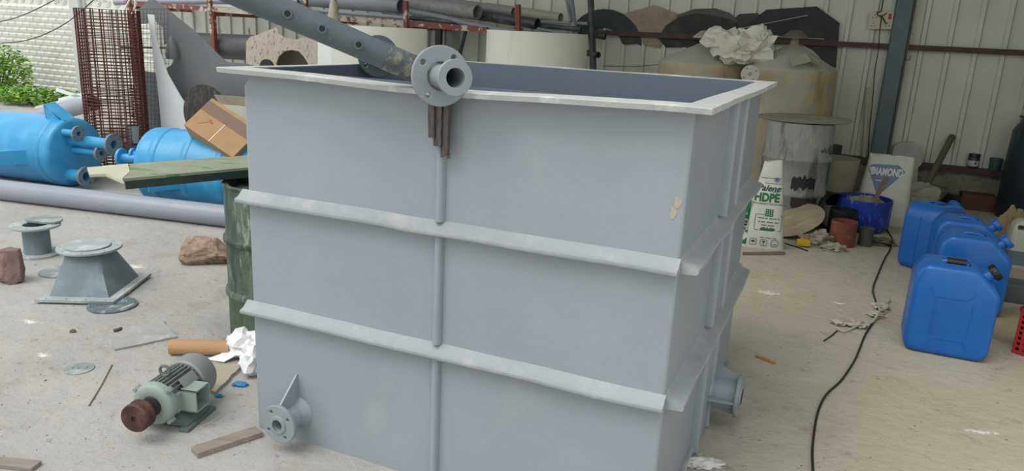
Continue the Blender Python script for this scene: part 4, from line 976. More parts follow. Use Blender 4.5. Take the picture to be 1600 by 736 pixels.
rp2('cut_sheet', mat('sheet_dkgrey', '3E4139', .7, var=.2, scale=7), [[(1140, 34), (1155, 22), (1184, 20), (1192, 30), (1184, 74), (1150, 74)]], .033, .003, 'small dark sheet between the olive and the large black one')
rp2('cut_sheet', mat('sheet_black_big', '2B2D2A', .65, var=.2, scale=4, spots=(3, .5, .7, '3E403A')), [[(1158, 44), (1198, 15), (1276, 10), (1312, 36), (1306, 106), (1290, 100), (1270, 78), (1250, 68), (1165, 70)]], .037, .003, 'largest black polygonal sheet above the right conical tank')
wire('twine', [V(1150, 46, .12), V(1200, 36, .12), V(1262, 24, .12)], .004, 'upper pale cord running over the largest black sheet', PVCL, 'cord')
wire('twine', [V(1155, 49, .12), V(1215, 57, .12), V(1288, 61, .12)], .004, 'lower pale cord running over the largest black sheet', PVCL, 'cord')
wire('wall_wire', [V(942, 103, .15), V(985, 104, .15), V(1030, 101, .15)], .004, 'thin wire along the wall behind the tank rim', CABLE, 'wire')
# ================================================================ conical-top tanks
def conetank(px_c, px_l, px_r, y_sh, y_neck, y_cap, d, label, capm):
    C = V(px_c, y_sh, d); R = (V(px_r, y_sh, d)-V(px_l, y_sh, d)).length/2; zs = C.z; zn = V(px_c, y_neck, d).z; zc = V(px_c, y_cap, d).z
    rt = root('conical_tank', label, 'tank', Vector((C.x, C.y, 0)))
    b = B(); lathe(b, [(0, 0), (R*.98, 0), (R, .02), (R, zs*.5), (R*1.0, zs-.06), (R*1.008, zs-.03), (R*1.0, zs-.01)], None, 56); obj('wall', b, FRP, rt)
    b = B(); lathe(b, [(R*1.0, zs-.01), (R*.985, zs+.005), (.06, zn), (.05, zn+.004)], None, 56); obj('cone_roof', b, FRPC, rt, ang=50)
    b = B(); lathe(b, [(.075, zn-.03), (.045, zn+.01), (.04, zc-.02), (.05, zc-.01), (0, zc-.01)], None, 24); obj('neck', b, FRPN, rt)
    b = B(); lathe(b, [(0, zc+.045), (.05, zc+.04), (.1, zc), (.13, zc-.025), (.13, zc-.035), (0, zc-.03)], None, 28); obj('cap', b, capm, rt)
    return rt, C, R
cA, CA, RA = conetank(1098, 1030, 1166, 97, 68, 54, .75, 'left conical-topped tan fibreglass tank behind the grey tank rim', FRPC)
cB, CB, RB = conetank(1236, 1164, 1308, 106, 70, 54, .95, 'right conical-topped tan fibreglass tank behind the drum with a disc', mat('cap_dark', '6A6658', .7))
P = V(1172, 116, 1.75); ax_ = Vector((P.x-CB.x, P.y-CB.y, 0)).normalized(); ax_ = (Vector((-.25, -1, 0))).normalized()
b = B(); tubepipe(b, P-ax_*.28, P, .06, .045); nz_ = obj('side_nozzle', b, FRPN, cB, world=True)
b = B(); flange(b, frame(P, ax_), .082, .018, .03, 4, .007, .06, .6, 36); obj('flange', b, mat('flange_pale', 'B5B4A8', .6), nz_, world=True)
# pale folded card on the right cone
q = [(1232, 90), (1258, 84), (1268, 96), (1240, 104)]
pts = [V(x, y, 1.35) for x, y in q]; b = B(); poly_prism(b, [pts[0], pts[1]+WN*-.1, pts[2], pts[3]+WN*.12], Z*.004+WN*.004); poly_prism(b, [pts[1]+WN*-.1, V(1283, 104, 1.25), pts[2]], Z*.004+WN*.004)
tag(obj('folded_card', b, mat('pale_card', 'A8A596', .8), None, False), 'pale folded card lying on the right conical roof', 'card')
# crumpled bag
b = B()
for (x, y, R_, s_) in ((1130, 66, (.15, .09, .11), 1), (1172, 72, (.18, .1, .13), 5), (1150, 86, (.15, .09, .07), 8), (1193, 60, (.06, .05, .1), 9)):
    crumple(b, V(x, y, 1.15), R_, .42, 3, s_, Matrix.Rotation(YAW, 4, 'Z'), jit=.016)
tag(obj('crumpled_bag', b, mat('crumpled_bag_white', 'CFCCBF', .5, var=.06, scale=8, bump=.4, bscale=14), ang=25), 'crumpled white plastic bag slung between the two conical tanks', 'bag')
# ================================================================ drum with disc
DP = G(1236, 352)+Vector((.0, .12, 0)); R_ = .285; Hd = .90
dr = root('storage_drum', 'stained grey drum with two ribs under a wide thin disc', 'drum', DP)
b = B(); pr_ = [(0, 0), (R_-.02, 0), (R_, .02)]
for z in (.3, .6): pr_ += [(R_, z-.025), (R_+.014, z-.012), (R_+.014, z+.012), (R_, z+.025)]
pr_ += [(R_, Hd-.02), (R_-.01, Hd), (0, Hd)]; lathe(b, pr_, None, 56, wob=.008); obj('drum_body', b, DRUM, dr, ang=50)
b = B()
for a0, a1, z0, z1 in ((-1.95, -1.25, .36, .46), (-1.9, -1.1, .20, .29)):
    g_ = []
    for i in range(13):
        a = a0+(a1-a0)*i/12; g_.append([Vector(((R_+.004)*cos(a), (R_+.004)*sin(a), zz+.06*noise.noise(Vector((i*.9, zz*9, 0))))) for zz in (z0, z1)])
    for i in range(12): b.faces.new([b.verts.new(v) for v in (g_[i][0], g_[i+1][0], g_[i+1][1], g_[i][1])])
bmesh.ops.remove_doubles(b, verts=b.verts, dist=1e-4); bmesh.ops.solidify(b, geom=b.faces[:], thickness=-.004); obj('tar_smear', b, DRUMB, dr)
for a0, a1, z0, z1 in ((-.85, -.45, .66, .72), (-.72, -.52, .40, .58), (-1.2, -.6, .68, .70)):
    b = B(); g_ = [[Vector(((R_+.003)*cos(a0+(a1-a0)*i/8), (R_+.003)*sin(a0+(a1-a0)*i/8), zz+.04*noise.noise(Vector((i*.9, zz*9, a0))))) for zz in (z0, z1)] for i in range(9)]
    for i in range(8): b.faces.new([b.verts.new(v) for v in (g_[i][0], g_[i+1][0], g_[i+1][1], g_[i][1])])
    bmesh.ops.remove_doubles(b, verts=b.verts, dist=1e-4); bmesh.ops.solidify(b, geom=b.faces[:], thickness=-.003); obj('paint_patch', b, mat('teal_paint', '40605F', .6, var=.2), dr)
cD = V(1247, 184, 2.6); cz = Hd+.012; cD = G(1256, 185, cz); Rd = (G(1330, 187, cz)-G(1186, 180, cz)).length/2
b = B(); prf = [(0, .012), (Rd*.2, .014), (Rd*.24, .02), (Rd*.5, .012), (Rd*.97, .004), (Rd, 0), (Rd*.97, -.006), (0, -.008)]
lathe(b, prf, Matrix.Translation(cD+Z*.0) @ Matrix.Rotation(radians(-1.0), 4, 'Y'), 64, wob=.02)
tag(obj('wide_disc', b, DISCT), 'wide thin weathered disc lying on top of the stained drum', 'disc')
# ================================================================ printed sacks
def sack(name, label, P, yaw, w, h, dp, m, wtop, leanx=0, lean=0, sk=0):
    """standing sack; front is local -y"""
    rt = root(name, label, 'sack', P, yaw)
    def front(x, z):
        f = z/h; ww = w*(1-f)+wtop*f; u = min(1, abs(x-leanx*f)/(ww/2)); return -(dp/2)*(1-f**3*.75)*(1-u**4)**.5+lean*f
    b = B(); rings = []; n = 40
    for k in range(25):
        f = k/24; z = h*f; ww = w*(1-f)+wtop*f; dd = dp*(1-f**3*.75)*(.75+.25*min(1, f*8)); ring = []
        for i in range(n):
            a = 2*pi*i/n; cx, cy = cos(a), sin(a); x = ww/2*(abs(cx)**.6)*(1 if cx > 0 else -1)
            y = dd/2*(abs(cy)**.7)*(1 if cy > 0 else -1); k_ = .006*noise.noise(Vector((x*9, y*9, z*7+sk)))+.004*noise.noise(Vector((x*25, y*25, z*22+sk)))
            kk = k_ if cy < 0 else k_
            ring.append((x*(1+kk*4)+leanx*f, y+lean*f+(kk*.5), z+(.02*noise.noise(Vector((x*12, y*8, sk))) if k == 24 else 0)))
        rings.append(ring)
    loft(b, rings); return rt, obj('sack_body', b, m, rt, ang=60)
def onfront(me, body, x0, z0, off=.004, cuts=0):
    me.transform(Matrix.Translation((x0, z0, 0))); return drape(me, body, off, cuts)
SP = G(1192, 389)+Vector((0, .06, 0)); sc_ = 1
hs = (G(1192, 389)-CAM).length
def dashes(ws, h):
    """a row of print too small to read"""
    b = B(); x = -(sum(ws)+.008*(len(ws)-1))/2
    for w_ in ws:
        n_ = max(2, int(w_/.008))
        for i in range(n_): addmesh(b, plate([[(x+w_*i/n_, -h/2), (x+w_*(i+.7)/n_, -h/2), (x+w_*(i+.7)/n_, h/2*(.6+.4*(i % 2))), (x+w_*i/n_, h/2)]], .001))
        x += w_+.008
    me = bpy.data.meshes.new('p'); b.to_mesh(me); b.free(); return me
sk, fr = sack('resin_sack', 'white woven sack with green HDPE lettering standing right of the grey tank', SP, YAW+.12, .345, .68, .13, SACK, .13, .012, .02)
pz = lambda y: (392-y)/139*.68
def ink(name, me, x, z, m, off=.002): onfront(me, fr, x, z, off, 0 if 'letter' in name else 2); me.materials.clear(); return link(name, me, m, sk, False)
me = textmesh('HDPE', .088, .001, 0, .004); me.transform(Matrix.Diagonal((.84, 1, 1, 1))); ink('lettering', me, -.004, pz(310), SGRN)
ink('lettering', textmesh('Palene', .065, .001, .35, .0015), .0, pz(295), mat('sack_script_ink', '1F4A38', .7))
ink('printed_line', dashes((.04,), .006), .055, pz(300), SINK)
ink('lettering', textmesh('HIGH DENSITY POLYETHYLENE', .0185, .001), .02, pz(319.5), SINK)
def rect(w_, h_, t=.0, nx=8):
    if t:
        o = rrect(-w_/2, -h_/2, w_/2, h_/2, .012, 3); i_ = rrect(-w_/2+t, -h_/2+t, w_/2-t, h_/2-t, .01, 3); return plate([o, i_], .001)
    o = []; 
    for k in range(nx+1): o.append((-w_/2+w_*k/nx, -h_/2))
    for k in range(nx+1): o.append((w_/2-w_*k/nx, h_/2))
    return plate([o], .001)
ink('printed_panel', rect(.056, .056), .028, pz(333), SGRN)
mm_ = [ ]
b = B()
for i in range(3):
    for j in range(3): addmesh(b, plate([circ(.016*(i-1), .016*(j-1), .0042, 6)], .001))
me = bpy.data.meshes.new('p'); b.to_mesh(me); b.free(); ink('panel_pattern', me, .028, pz(333), SACK, .0035)
ink('printed_frame', rect(.20, .125, .003), .028, pz(349), SINK)
for t_, y_ in (((.045, .02, .055, .014), 342), ((.014, .03, .05, .03), 348), ((.04, .05), 353), ((.03, .012, .035), 357)):
    ink('printed_line', dashes(t_, .008), .03, pz(y_), SINK)
ink('printed_strip', rect(.11, .014), .03, pz(359.5), SGRN)
ink('printed_line', dashes((.03, .045, .03), .006), .045, pz(373), SINK)
for k, x in enumerate((-.065, .015, .095)):
    ink('handling_symbol', rect(.052, .054, .003), x, pz(381.5), SINK)
# umbrella, glass and arrows symbols
me = plate([[(.016*cos(a), .016*sin(a)) for a in [pi*i/10 for i in range(11)]]], .001); ink('handling_symbol', me, -.065, pz(382), SINK)
ink('handling_symbol', plate([[(-.001, -.016), (.001, -.016), (.001, .002), (-.001, .002)]], .001), -.065, pz(382), SINK)
ink('handling_symbol', plate([[(-.013, .016), (.013, .016), (.003, 0), (.002, -.014), (.009, -.017), (-.009, -.017), (-.002, -.014), (-.003, 0)]], .001), .015, pz(382), SINK)
ink('handling_symbol', plate([[(-.014, -.014), (.014, -.014), (.014, -.010), (-.014, -.010)]], .001), .095, pz(381), SINK)
ink('printed_line', rect(.15, .003), .01, pz(279), SINK); ink('printed_line', rect(.12, .003), .03, pz(287), SINK)
ink('emblem', plate([circ(0, 0, .02, 20), circ(0, 0, .015, 20)], .001), .052, pz(281), SNAV); ink('emblem', plate([circ(0, 0, .01, 6)], .001), .052, pz(281), SNAV)
# green side band with reversed-out lettering
me = rect(.045, .36, nx=3); ink('side_band', me, -.135, pz(392)+.2, SGRN, .002)
me = textmesh('PaLENE', .052, .001, 0, .001); me.transform(Matrix.Rotation(pi/2, 4, 'Z')); ink('side_lettering', me, -.133, pz(392)+.19, SACK, .0035)
b = B(); box(b, (-.17, -.07, 0), (.19, .02, .006)); 
# white DIAMOND sack
P2 = V(1361, 300, 2.0); P2 = G(1362, 362)+Vector((.22, .38, 0))
sk2, fr2 = sack('diamond_sack', 'white plastic sack printed DIAMOND standing behind the blue tub', P2, YAW+.05, .47, .62, .26, SACK, .37, .03, .05, 5)
def ink2(name, me, x, z, m, off=.002): onfront(me, fr2, x, z, off, 0 if 'letter' in name else 3); me.materials.clear(); return link(name, me, m, sk2, False)
def subdiv_poly(pts, n=8): return [(p[0]+(q[0]-p[0])*k/n, p[1]+(q[1]-p[1])*k/n) for i, p in enumerate(pts) for q in [pts[(i+1) % len(pts)]] for k in range(n)]
ink2('diamond_print', plate([subdiv_poly([(-.155, .035), (-.12, .075), (.09, .085), (.15, .03), (-.05, -.2)])], .001), .0, .46, SBLU, .003)
me = textmesh('DIAMOND', .088, .001, .12, .003); me.transform(Matrix.Diagonal((.62, 1.0, 1, 1))); ink2('lettering', me, .0, .475, mat('sack_white_ink', 'D9DAD2', .7, bump=.05), .0055)
ink2('printed_line', dashes((.05, .03), .009), -.04, .40, MATS['sack_white_ink'], .0055)
b = B(); box(b, (.04, -.15, .2), (.075, -.145, .44)); b.free()
# ================================================================ tub, pots and bits
P3 = G(1350, 366)+Vector((.05, .2, 0)); Rt = .225
tb_ = root('cut_drum_tub', 'half-cut blue plastic drum splashed with cement beside the rusty pot', 'tub', P3)
b = B(); lathe(b, [(0, .0), (Rt-.05, 0), (Rt-.01, .03), (Rt, .08), (Rt+.003, .28), (Rt-.004, .283), (Rt-.01, .28), (Rt-.016, .05), (0, .03)], None, 56, wob=.015); obj('tub_wall', b, TUBB, tb_, ang=50)
b = B(); crumple(b, (.04, .02, .17), (.17, .15, .1), .35, 4, 9, None); 
for v in b.verts:
    rr = Vector((v.co.x, v.co.y)).length; k = min(1, (Rt-.022)/max(rr, .001)); v.co.x *= k; v.co.y *= k; v.co.z = max(v.co.z, .05)
tag(obj('cement_lump', b, CEM, world=False), 'pale cement mix heaped inside the blue tub', 'cement').location += P3
a = P3+Vector((.03, -.06, .2)); c = V(1377, 288, 2.2); c = a+Vector((.10, .02, .28)); b = B(); box(b, (0, -.018, -.008), ((c-a).length, .018, .008), frame(a, (0, -1, 0), c-a)); tag(obj('stirring_stick', b, mat('stick_wood', '85725A', .8, var=.2), None, False), 'flat wooden stirring stick standing in the blue tub', 'stick')
def pot(name, label, P, R, h, m, inner=BLK, flare=0, cat='pot', taper=0):
    b = B(); lathe(b, [(0, 0), (R-taper, 0), (R, h*.1), (R+flare, h), (R+flare-.008, h), (R-.01, .02), (0, .02)], Matrix.Translation(P), 40, wob=.02); return tag(obj(name, b, m, ang=50), label, cat)
pot('rusty_pot', 'rust red open-topped can in front of the blue tub', G(1322, 388)+Vector((0, .1, 0)), .1, .2, RPOT)
pot('black_pot', 'black open pot behind the rust red can', G(1310, 374)+Vector((.06, .12, 0)), .11, .235, BLK)
pot('grey_pot', 'small grey green pot right of the rust red can', G(1355, 386)+Vector((0, .05, 0)), .055, .145, GPOT)
P = G(1290, 356)+Vector((.05, .1, 0)); pot('white_bucket', 'dirty white can behind the black pot', P, .1, .2, mat('dirty_white_can', '85816F', .8, var=.3, scale=14, bump=.3))
P = G(1293, 340)+Vector((.1, .15, 0)); pot('blue_bucket', 'dark blue bucket beside the stained drum', P, .16, .27, TUBB)
b = B(); P = Vector((V(1306, 246, 1.6).x, V(1306, 246, 1.6).y, 0)); lathe(b, [(0, 0), (.12, 0), (.19, .25), (.21, V(1306, 246, 1.6).z), (.2, V(1306, 246, 1.6).z), (0, V(1306, 246, 1.6).z-.02)], Matrix.Translation(P), 40); tag(obj('beige_vessel', b, BEI), 'tall beige tapered bin between drum and DIAMOND sack', 'bin')
b = B(); P = Wp(SD(V(1300, 230, .4))[0], .35, 0); cyl(b, P+Z*.0, P+Z*V(1300, 226, .35).z, .1); tag(obj('dark_canister', b, mat('dark_canister', '3E423F', .7)), 'dark grey canister behind the beige bin', 'canister')
# leaning disc over a black drum section
Pc = G(1268, 366)+Vector((.0, .25, .0)); b = B(); axk = Vector((.75, -.5, .25)).normalized()
bc = at(1270, 349, Pc.y+.12); bc.z = .165; axk = Vector((.5, -.8, .0)).normalized(); tubepipe(b, bc-axk*.12, bc+axk*.18, .16, .15, 40); 
for v in b.verts: v.co.z = max(v.co.z, .002)
tag(obj('black_pail', b, BLK), 'black pail lying on its side behind the leaning disc', 'pail')
l0, l1 = G(1228, 372), V(1284, 322, 2.9)
Mx = None
pl = G(1222, 362); cen = at(1240, 343, (G(1255, 372).y+.12)); nrm = (Vector((-.42, -.2, .88))).normalized()
b = B(); Rl = .25; lathe(b, [(0, .004), (Rl*.96, .004), (Rl, 0), (Rl*.96, -.006), (0, -.006)], frame(cen, nrm, (1, .1, 0)) , 56, wob=.02)
for v in b.verts: v.co.z = max(v.co.z, .002)
tag(obj('leaning_disc', b, mat('tan_disc', '9A8D74', .8, var=.15, scale=7, bump=.3, spots=(7, .52, .66, 'A9A38F', (1, 4, 1)))), 'round tan disc tilted against the black pail beside the HDPE sack', 'disc')
P = G(1254, 386); b = B(); box(b, (-.05, -.02, 0), (.05, .02, .05), Matrix.Translation(P+Z*.012) @ Matrix.Rotation(-.2, 4, 'Z'), .006); box(b, (-.03, -.012, .05), (.03, .012, .056), Matrix.Translation(P+Z*.012) @ Matrix.Rotation(-.2, 4, 'Z'), .002); tag(obj('yellow_block', b, YEL), 'small yellow plastic block on the floor below the tan disc', 'block')
scrap('dirty_rag', 1278, 384, (.1, .06, .06), 12, RAGM, 'dirty beige rag right of the yellow block', 'rag', 5, .55)
scrap('dirty_rag', 1302, 392, (.06, .03, .03), 13, mat('pale_rag', 'A6A090', .9, bump=.5), 'pale fibre rag in front of the rust red can', 'rag', 4, .6)
scrap('dirty_rag', 1374, 382, (.1, .06, .03), 14, mat('rag_olive', '6F6A5A', .9, var=.3, bump=.6), 'flat olive rag in front of the blue tub', 'rag', 4, .5)
rod('thin_rod', 1226, 381, 1262, 393, .005, BLK, 'black rod on the floor beside the yellow block')
flat('card_strip', [(1160, 395), (1160, 399), (1227, 399), (1226, 394)], .006, mat('card_brown', '6F6350', .8), 'brown card strip under the foot of the HDPE sack', 'card')
# ================================================================ right wall corner things
scrap('white_rubble_sack', 1415, 338, (.26, .16, .17), 15, mat('rubble_sack', 'A3A08F', .8, var=.2, scale=6, bump=.4, spots=(6, .55, .7, '77715F')), 'grey white slumped sack right of the blue tub', 'sack', 5, .35)
P = G(1440, 322)+Vector((.05, .3, 0))+WN*.22; b = B(); lathe(b, [(0, .01), (.2, 0), (.3, .17), (.315, .19), (.3, .195), (.19, .03), (0, .03)], Matrix.Translation(P) @ Matrix.Rotation(.0, 4, 'X'), 48); 
tag(obj('round_basin', b, mat('basin_rim', '716D5F', .6, var=.2)), 'wide round basin with dirty contents by the wall', 'basin')
b = B(); lathe(b, [(0, .17), (.29, .165), (.28, .15), (0, .15)], Matrix.Translation(P), 40, wob=.03); tag(obj('basin_mud', b, mat('basin_mud', '85806F', .9, var=.15, bump=.3)), 'dried pale mud filling the round basin', 'mud')
P = G(1480, 318)+Vector((.22, .2, 0))+WN*.18; b = B(); lathe(b, [(0, 0), (.28, .0), (.3, .13), (.28, .13), (.27, .03), (0, .03)], Matrix.Translation(P), 40); tag(obj('dark_basin', b, mat('basin_dark', '2E2E2A', .6)), 'dark shallow basin behind the farthest jerrycan', 'basin')
a = V(1439, 306, .75); c = V(1488, 213, .06); b = B(); sweep(b, [a, a.lerp(c, .5), c], .032, 10); tag(obj('leaning_pole', b, mat('pole_greybrown', '5F5C50', .8, var=.2, scale=12, bump=.3)), 'grey brown pole leaning from the basin to the wall', 'pole')
b = B(); g_ = B()
for sgn, yy in ((0, 0),):
    ps_ = [(1391, 253), (1397, 228), (1406, 222), (1428, 221), (1436, 232), (1441, 254), (1434, 262), (1432, 300), (1398, 296)]
    poly_prism(b, [V(x, y, .1) for x, y in ps_], WN*.05)
bmesh.ops.subdivide_edges(b, edges=b.edges[:], cuts=3, use_grid_fill=True)
for v in b.verts: v.co += WN*.05*noise.noise(v.co*7)
tag(obj('clear_bag', b, mat('frosted_bag', 'A9AAA2', .4, var=.12, scale=6, bump=.3, bscale=12), ang=70), 'translucent grey plastic bag hung over the low rail', 'bag'); g_.free()
zr = .40
jp = V(1519, 262, .07); jp.z = zr+.0; jr = root('small_jar', 'small dark jar with white label standing on the low rail', 'jar', jp)
b = B(); lathe(b, [(0, 0), (.05, 0), (.055, .01), (.055, .1), (.045, .115), (0, .115)], None, 28); obj('glass', b, mat('jar_dark', '3C3A40', .4), jr)
b = B(); lathe(b, [(.0558, .02), (.0568, .022), (.0568, .075), (.0558, .077)], None, 28); obj('label', b, JARW, jr)
b = B(); box(b, (-.022, -.058, .045), (-.002, -.056, .062)); obj('print', b, SINK, jr)
b = B(); lathe(b, [(0, .145), (.05, .145), (.054, .14), (.054, .115), (0, .115)], None, 28); obj('lid', b, BLK, jr)
P = V(1553, 268, .07); b = B(); lathe(b, [(0, .0), (.05, .0), (.06, .12), (.056, .12), (0, .02)], Matrix.Translation((P.x, P.y, zr)), 24); tag(obj('teal_cup', b, TEAL), 'teal plastic cup on the low rail beside the dark drum', 'cup')
P = G(1526, 330); b = B(); box(b, (-.15, -.1, 0), (.16, .1, .16), Matrix.Translation(P+Vector((.05, .12, 0))) @ Matrix.Rotation(YAW, 4, 'Z'), .006); tag(obj('wooden_box', b, BRNB, None, False), 'red brown box on the floor behind the farthest jerrycan', 'box')
# navy drum at the right edge
P = G(1600, 345)+Vector((.12, .1, 0)); zt_ = V(1600, 190, 1.3).z; zt_ = 1.0
Pn = P; b = B(); nd = root('navy_drum', 'tall dark navy drum with teal drips at the right edge', 'drum', Pn)
lathe(b, [(0, 0), (.3, 0), (.31, .02), (.31, .45), (.3, .85), (.25, .93), (.24, .97), (0, .97)], None, 48); obj('drum_body', b, NAVY, nd)
b = B(); lathe(b, [(0, .985), (.27, .985), (.27, .972), (0, .972)], Matrix.Translation(Pn+Vector((.0, 0, 0))), 32); tag(obj('dark_plate', b, BLK), 'thin dark plate lying on the navy drum', 'plate')
b = B(); a = Pn+Vector((-.12, -.05, .988)); c = a+Vector((-.08, .1, .36)); sweep(b, [a, a.lerp(c, .5)+Vector((.02, 0, 0)), c], [.012, .016, .02], 8); crumple(b, c, (.05, .05, .05), .3, 2, 3); tag(obj('old_brush', b, mat('brush_grey', '6A6555', .9, var=.3)), 'old grey brush standing on the navy drum', 'brush')
# jerrycans
def jerry(P, yaw, label, capm=BLK, w=.39, h=.485, dp=.28, sc=1, hm=None, tilt=0, strip=False, seal=False):
    M_ = Matrix.Translation(P) @ Matrix.Rotation(yaw, 4, 'Z') @ Matrix.Rotation(tilt, 4, 'Y') @ Matrix.Scale(sc, 4)
    rt = root('blue_jerrycan', label, 'jerrycan', None, group='blue jerrycans in a row on the shed floor', M=M_)
    # outline in x,z; sections shrink towards the two faces to round the body
    out = [(-w/2+.03, 0), (w/2-.03, 0), (w/2, .04), (w/2+.0, h-.13), (w/2-.02, h-.095), (w/2-.11, h-.012), (w/2-.13, h), (-w/2+.05, h), (-w/2+.015, h-.04), (-w/2, h-.09), (-w/2, .04)]
    o2 = []
    for i, p in enumerate(out):
        a, q, c = Vector(out[i-1]), Vector(p), Vector(out[(i+1) % len(out)]); d1 = (a-q); d2 = (c-q); k = min(.022, d1.length*.4, d2.length*.4); s_ = q+d1.normalized()*k; e_ = q+d2.normalized()*k
        for t in (0, .33, .66, 1): o2.append(s_*(1-t)**2+q*2*t*(1-t)+e_*t*t)
    cen = Vector((0, h/2)); b = B(); rings = []
    for yy, sh in ((-dp/2, .028), (-dp/2+.005, .014), (-dp/2+.016, .004), (-dp/2+.032, 0), (-.004, 0), (0, .003), (.004, 0), (dp/2-.032, 0), (dp/2-.016, .004), (dp/2-.005, .014), (dp/2, .028)):
        rings.append([((p.x)*(1-sh/(w/2)), yy, h/2+(p.y-h/2)*(1-sh/(h/2))) for p in o2])
    loft(b, rings)
    body = obj('can_body', b, JERRY, rt, ang=45)
    k = B(); box(k, (-w/2+.13, -.055, h-.045), (w/2-.145, .055, h+.05), None, .008); cut(body, k)
    b = B(); lathe(b, [(0, -.03), (.03, -.03), (.03, .02), (0, .02)], Matrix.Translation((w/2-.05, 0, h-.045)) @ Matrix.Rotation(radians(48), 4, 'Y'), 24)
    nk = obj('spout', b, JERRY, rt)
    b = B(); lathe(b, [(0, .012), (.04, .012), (.042, .016), (.042, .042), (.038, .047), (.0, .044)], Matrix.Translation((w/2-.05, 0, h-.045)) @ Matrix.Rotation(radians(48), 4, 'Y'), 24)
    for i in range(14):
        a = 2*pi*i/14; box(b, (.04, -.003, .016), (.045, .003, .042), Matrix.Translation((w/2-.05, 0, h-.045)) @ Matrix.Rotation(radians(48), 4, 'Y') @ Matrix.Rotation(a, 4, 'Z'))
    obj('cap', b, capm, rt)
    b = B(); sweep(b, spl([(-w/2+.12, 0, h-.012), (-w/2+.15, 0, h-.002), (w/2-.2, 0, h-.002), (w/2-.155, 0, h-.014)], 5), .017, 10); hd_ = obj('handle', b, JERRY, rt)
    if strip:
        b = B(); sweep(b, [(-.055, 0, h-.002), (.035, 0, h-.002)], .0225, 12); obj('handle_sleeve', b, BLK, hd_)
    for sy in (-1, 1):
        b = B(); y_ = sy*(dp/2-.001); x0, x1, z0, z1 = -.075, .085, .1, h-.16
        for L_ in ([(-.12, y_, h-.115), (-.095, y_, z1), (.05, y_, z1), (.09, y_, h-.12)], [(-.10, y_, .055), (-.07, y_, z0), (.07, y_, z0), (.1, y_, .05)], [(-.085, y_, z1-.02), (-.085, y_, z0+.02)], [(.085, y_, z1-.02), (.085, y_, z0+.02)]): sweep(b, L_, .005, 6)
        obj('moulded_ridge', b, JERRY, rt)
    return rt
Pf = (G(1415, 548)+G(1535, 570))/2
wF = (G(1535, 570)-G(1415, 548)).length
HJ = .485
def topat(x, y, h=HJ): return G(x, y, h)
f0 = topat(1428, 424); 
jy = YAW
cF = Pf-WN*.145
jerry(cF+WS*.0, jy, 'nearest blue jerrycan, black cap and black handle sleeve', strip=True, w=.40)
c3 = topat(1530, 372, .485)-WN*.12
jerry(Vector((c3.x, c3.y, 0)), jy+.02, 'blue jerrycan directly behind the nearest one', JERRY)
c2 = topat(1516, 343, .485)-WN*.05
jerry(Vector((c2.x, c2.y, 0)), jy+.05, 'third blue jerrycan from the front, between two others', JERRY)
c1 = topat(1470, 318, .485)-WN*.0
jerry(Vector((c1.x, c1.y, 0)), jy+.9, 'farthest blue jerrycan, turned away and nearest the blue tub', JERRY)
# white jerrycan, cloth, box, crate, card
P = G(1604, 424)+Vector((.03, .1, 0)); wj = root('white_jerrycan', 'white translucent jerrycan at the right edge behind the blue ones', 'jerrycan', P, YAW)
b = B(); rings = []
for z, s_ in ((0, .9), (.01, .97), (.03, 1), (.27, 1), (.33, .93), (.36, .75), (.37, .5)): rings.append([(x, y, z) for x, y in rrect(-.13*s_, -.09*s_, .13*s_, .09*s_, .03*s_, 4)])
loft(b, rings); body = obj('can_body', b, WJER, wj); k = B(); box(k, (-.1, -.2, .3), (-.02, .2, .335), None, .01); cut(body, k)
b = B(); loft(b, [[(x, y, z) for x, y in rrect(-.1305, -.0905, .1305, .0905, .03, 4)] for z in (.03, .14)]); obj('liquid_level', b, LIQ, wj)
b = B(); lathe(b, [(0, .36), (.025, .36), (.025, .4), (0, .4)], Matrix.Translation((.06, 0, 0)), 20); obj('cap', b, JERRY, wj)
scrap('beige_cloth', 1571, 392, (.1, .08, .2), 16, mat('beige_cloth', 'A08C6C', .9, var=.15, bump=.5), 'beige cloth bundle between jerrycans and white can', 'cloth', 5, .25)
P = G(1577, 476); b = B(); M_ = Matrix.Translation(P+Vector((.08, .1, 0))) @ Matrix.Rotation(YAW, 4, 'Z'); box(b, (-.17, -.08, 0), (.17, .09, .13), M_, .02); tag(obj('grey_can', b, mat('grey_can', '4C5458', .5, var=.3, scale=5, bump=.1)), 'dark grey metal can lying behind the nearest jerrycan', 'can')
flat('cardboard_sheet', [(1545, 490), (1552, 530), (1580, 541), (1612, 545), (1625, 500), (1590, 480)], .012, mat('dusty_card', '9A8C72', .8, var=.15, scale=8, bump=.2, spots=(9, .58, .66, '4A3E30')), 'dusty cardboard sheet on the floor beside the red crate', 'cardboard')
rc = root('red_crate', 'red perforated plastic crate cut off by the right edge', 'crate', G(1581, 551), YAW-.5)
b = B(); W_, D_, H_ = .32, .25, .26
for (p0, p1, hor) in (((0, 0), (W_, 0), 0), ((0, 0), (0, D_), 1), ((W_, 0), (W_, D_), 1), ((0, D_), (W_, D_), 0)):
    L_ = math.dist(p0, p1); outs = [[(0, 0), (L_, 0), (L_, H_), (0, H_)]]
    for i in range(int(L_/.03)):
        for j in range(int(H_/.03)-1): cx, cy = .02+i*.03, .03+j*.03; outs.append([(cx-.009, cy-.004), (cx, cy-.011), (cx+.009, cy-.004), (cx+.007, cy+.009), (cx-.007, cy+.009)])
    d_ = Vector((p1[0]-p0[0], p1[1]-p0[1], 0)).normalized(); addmesh(b, plate(outs, .006, Matrix.Translation((p0[0], p0[1], 0)) @ Matrix((d_, Z, d_.cross(Z))).transposed().to_4x4()))
box(b, (0, 0, 0), (W_, D_, .008)); box(b, (-.008, -.008, H_-.02), (W_+.008, .004, H_)); box(b, (-.008, -.008, H_-.02), (.004, D_+.008, H_)); obj('crate_body', b, CRATE, rc, False)
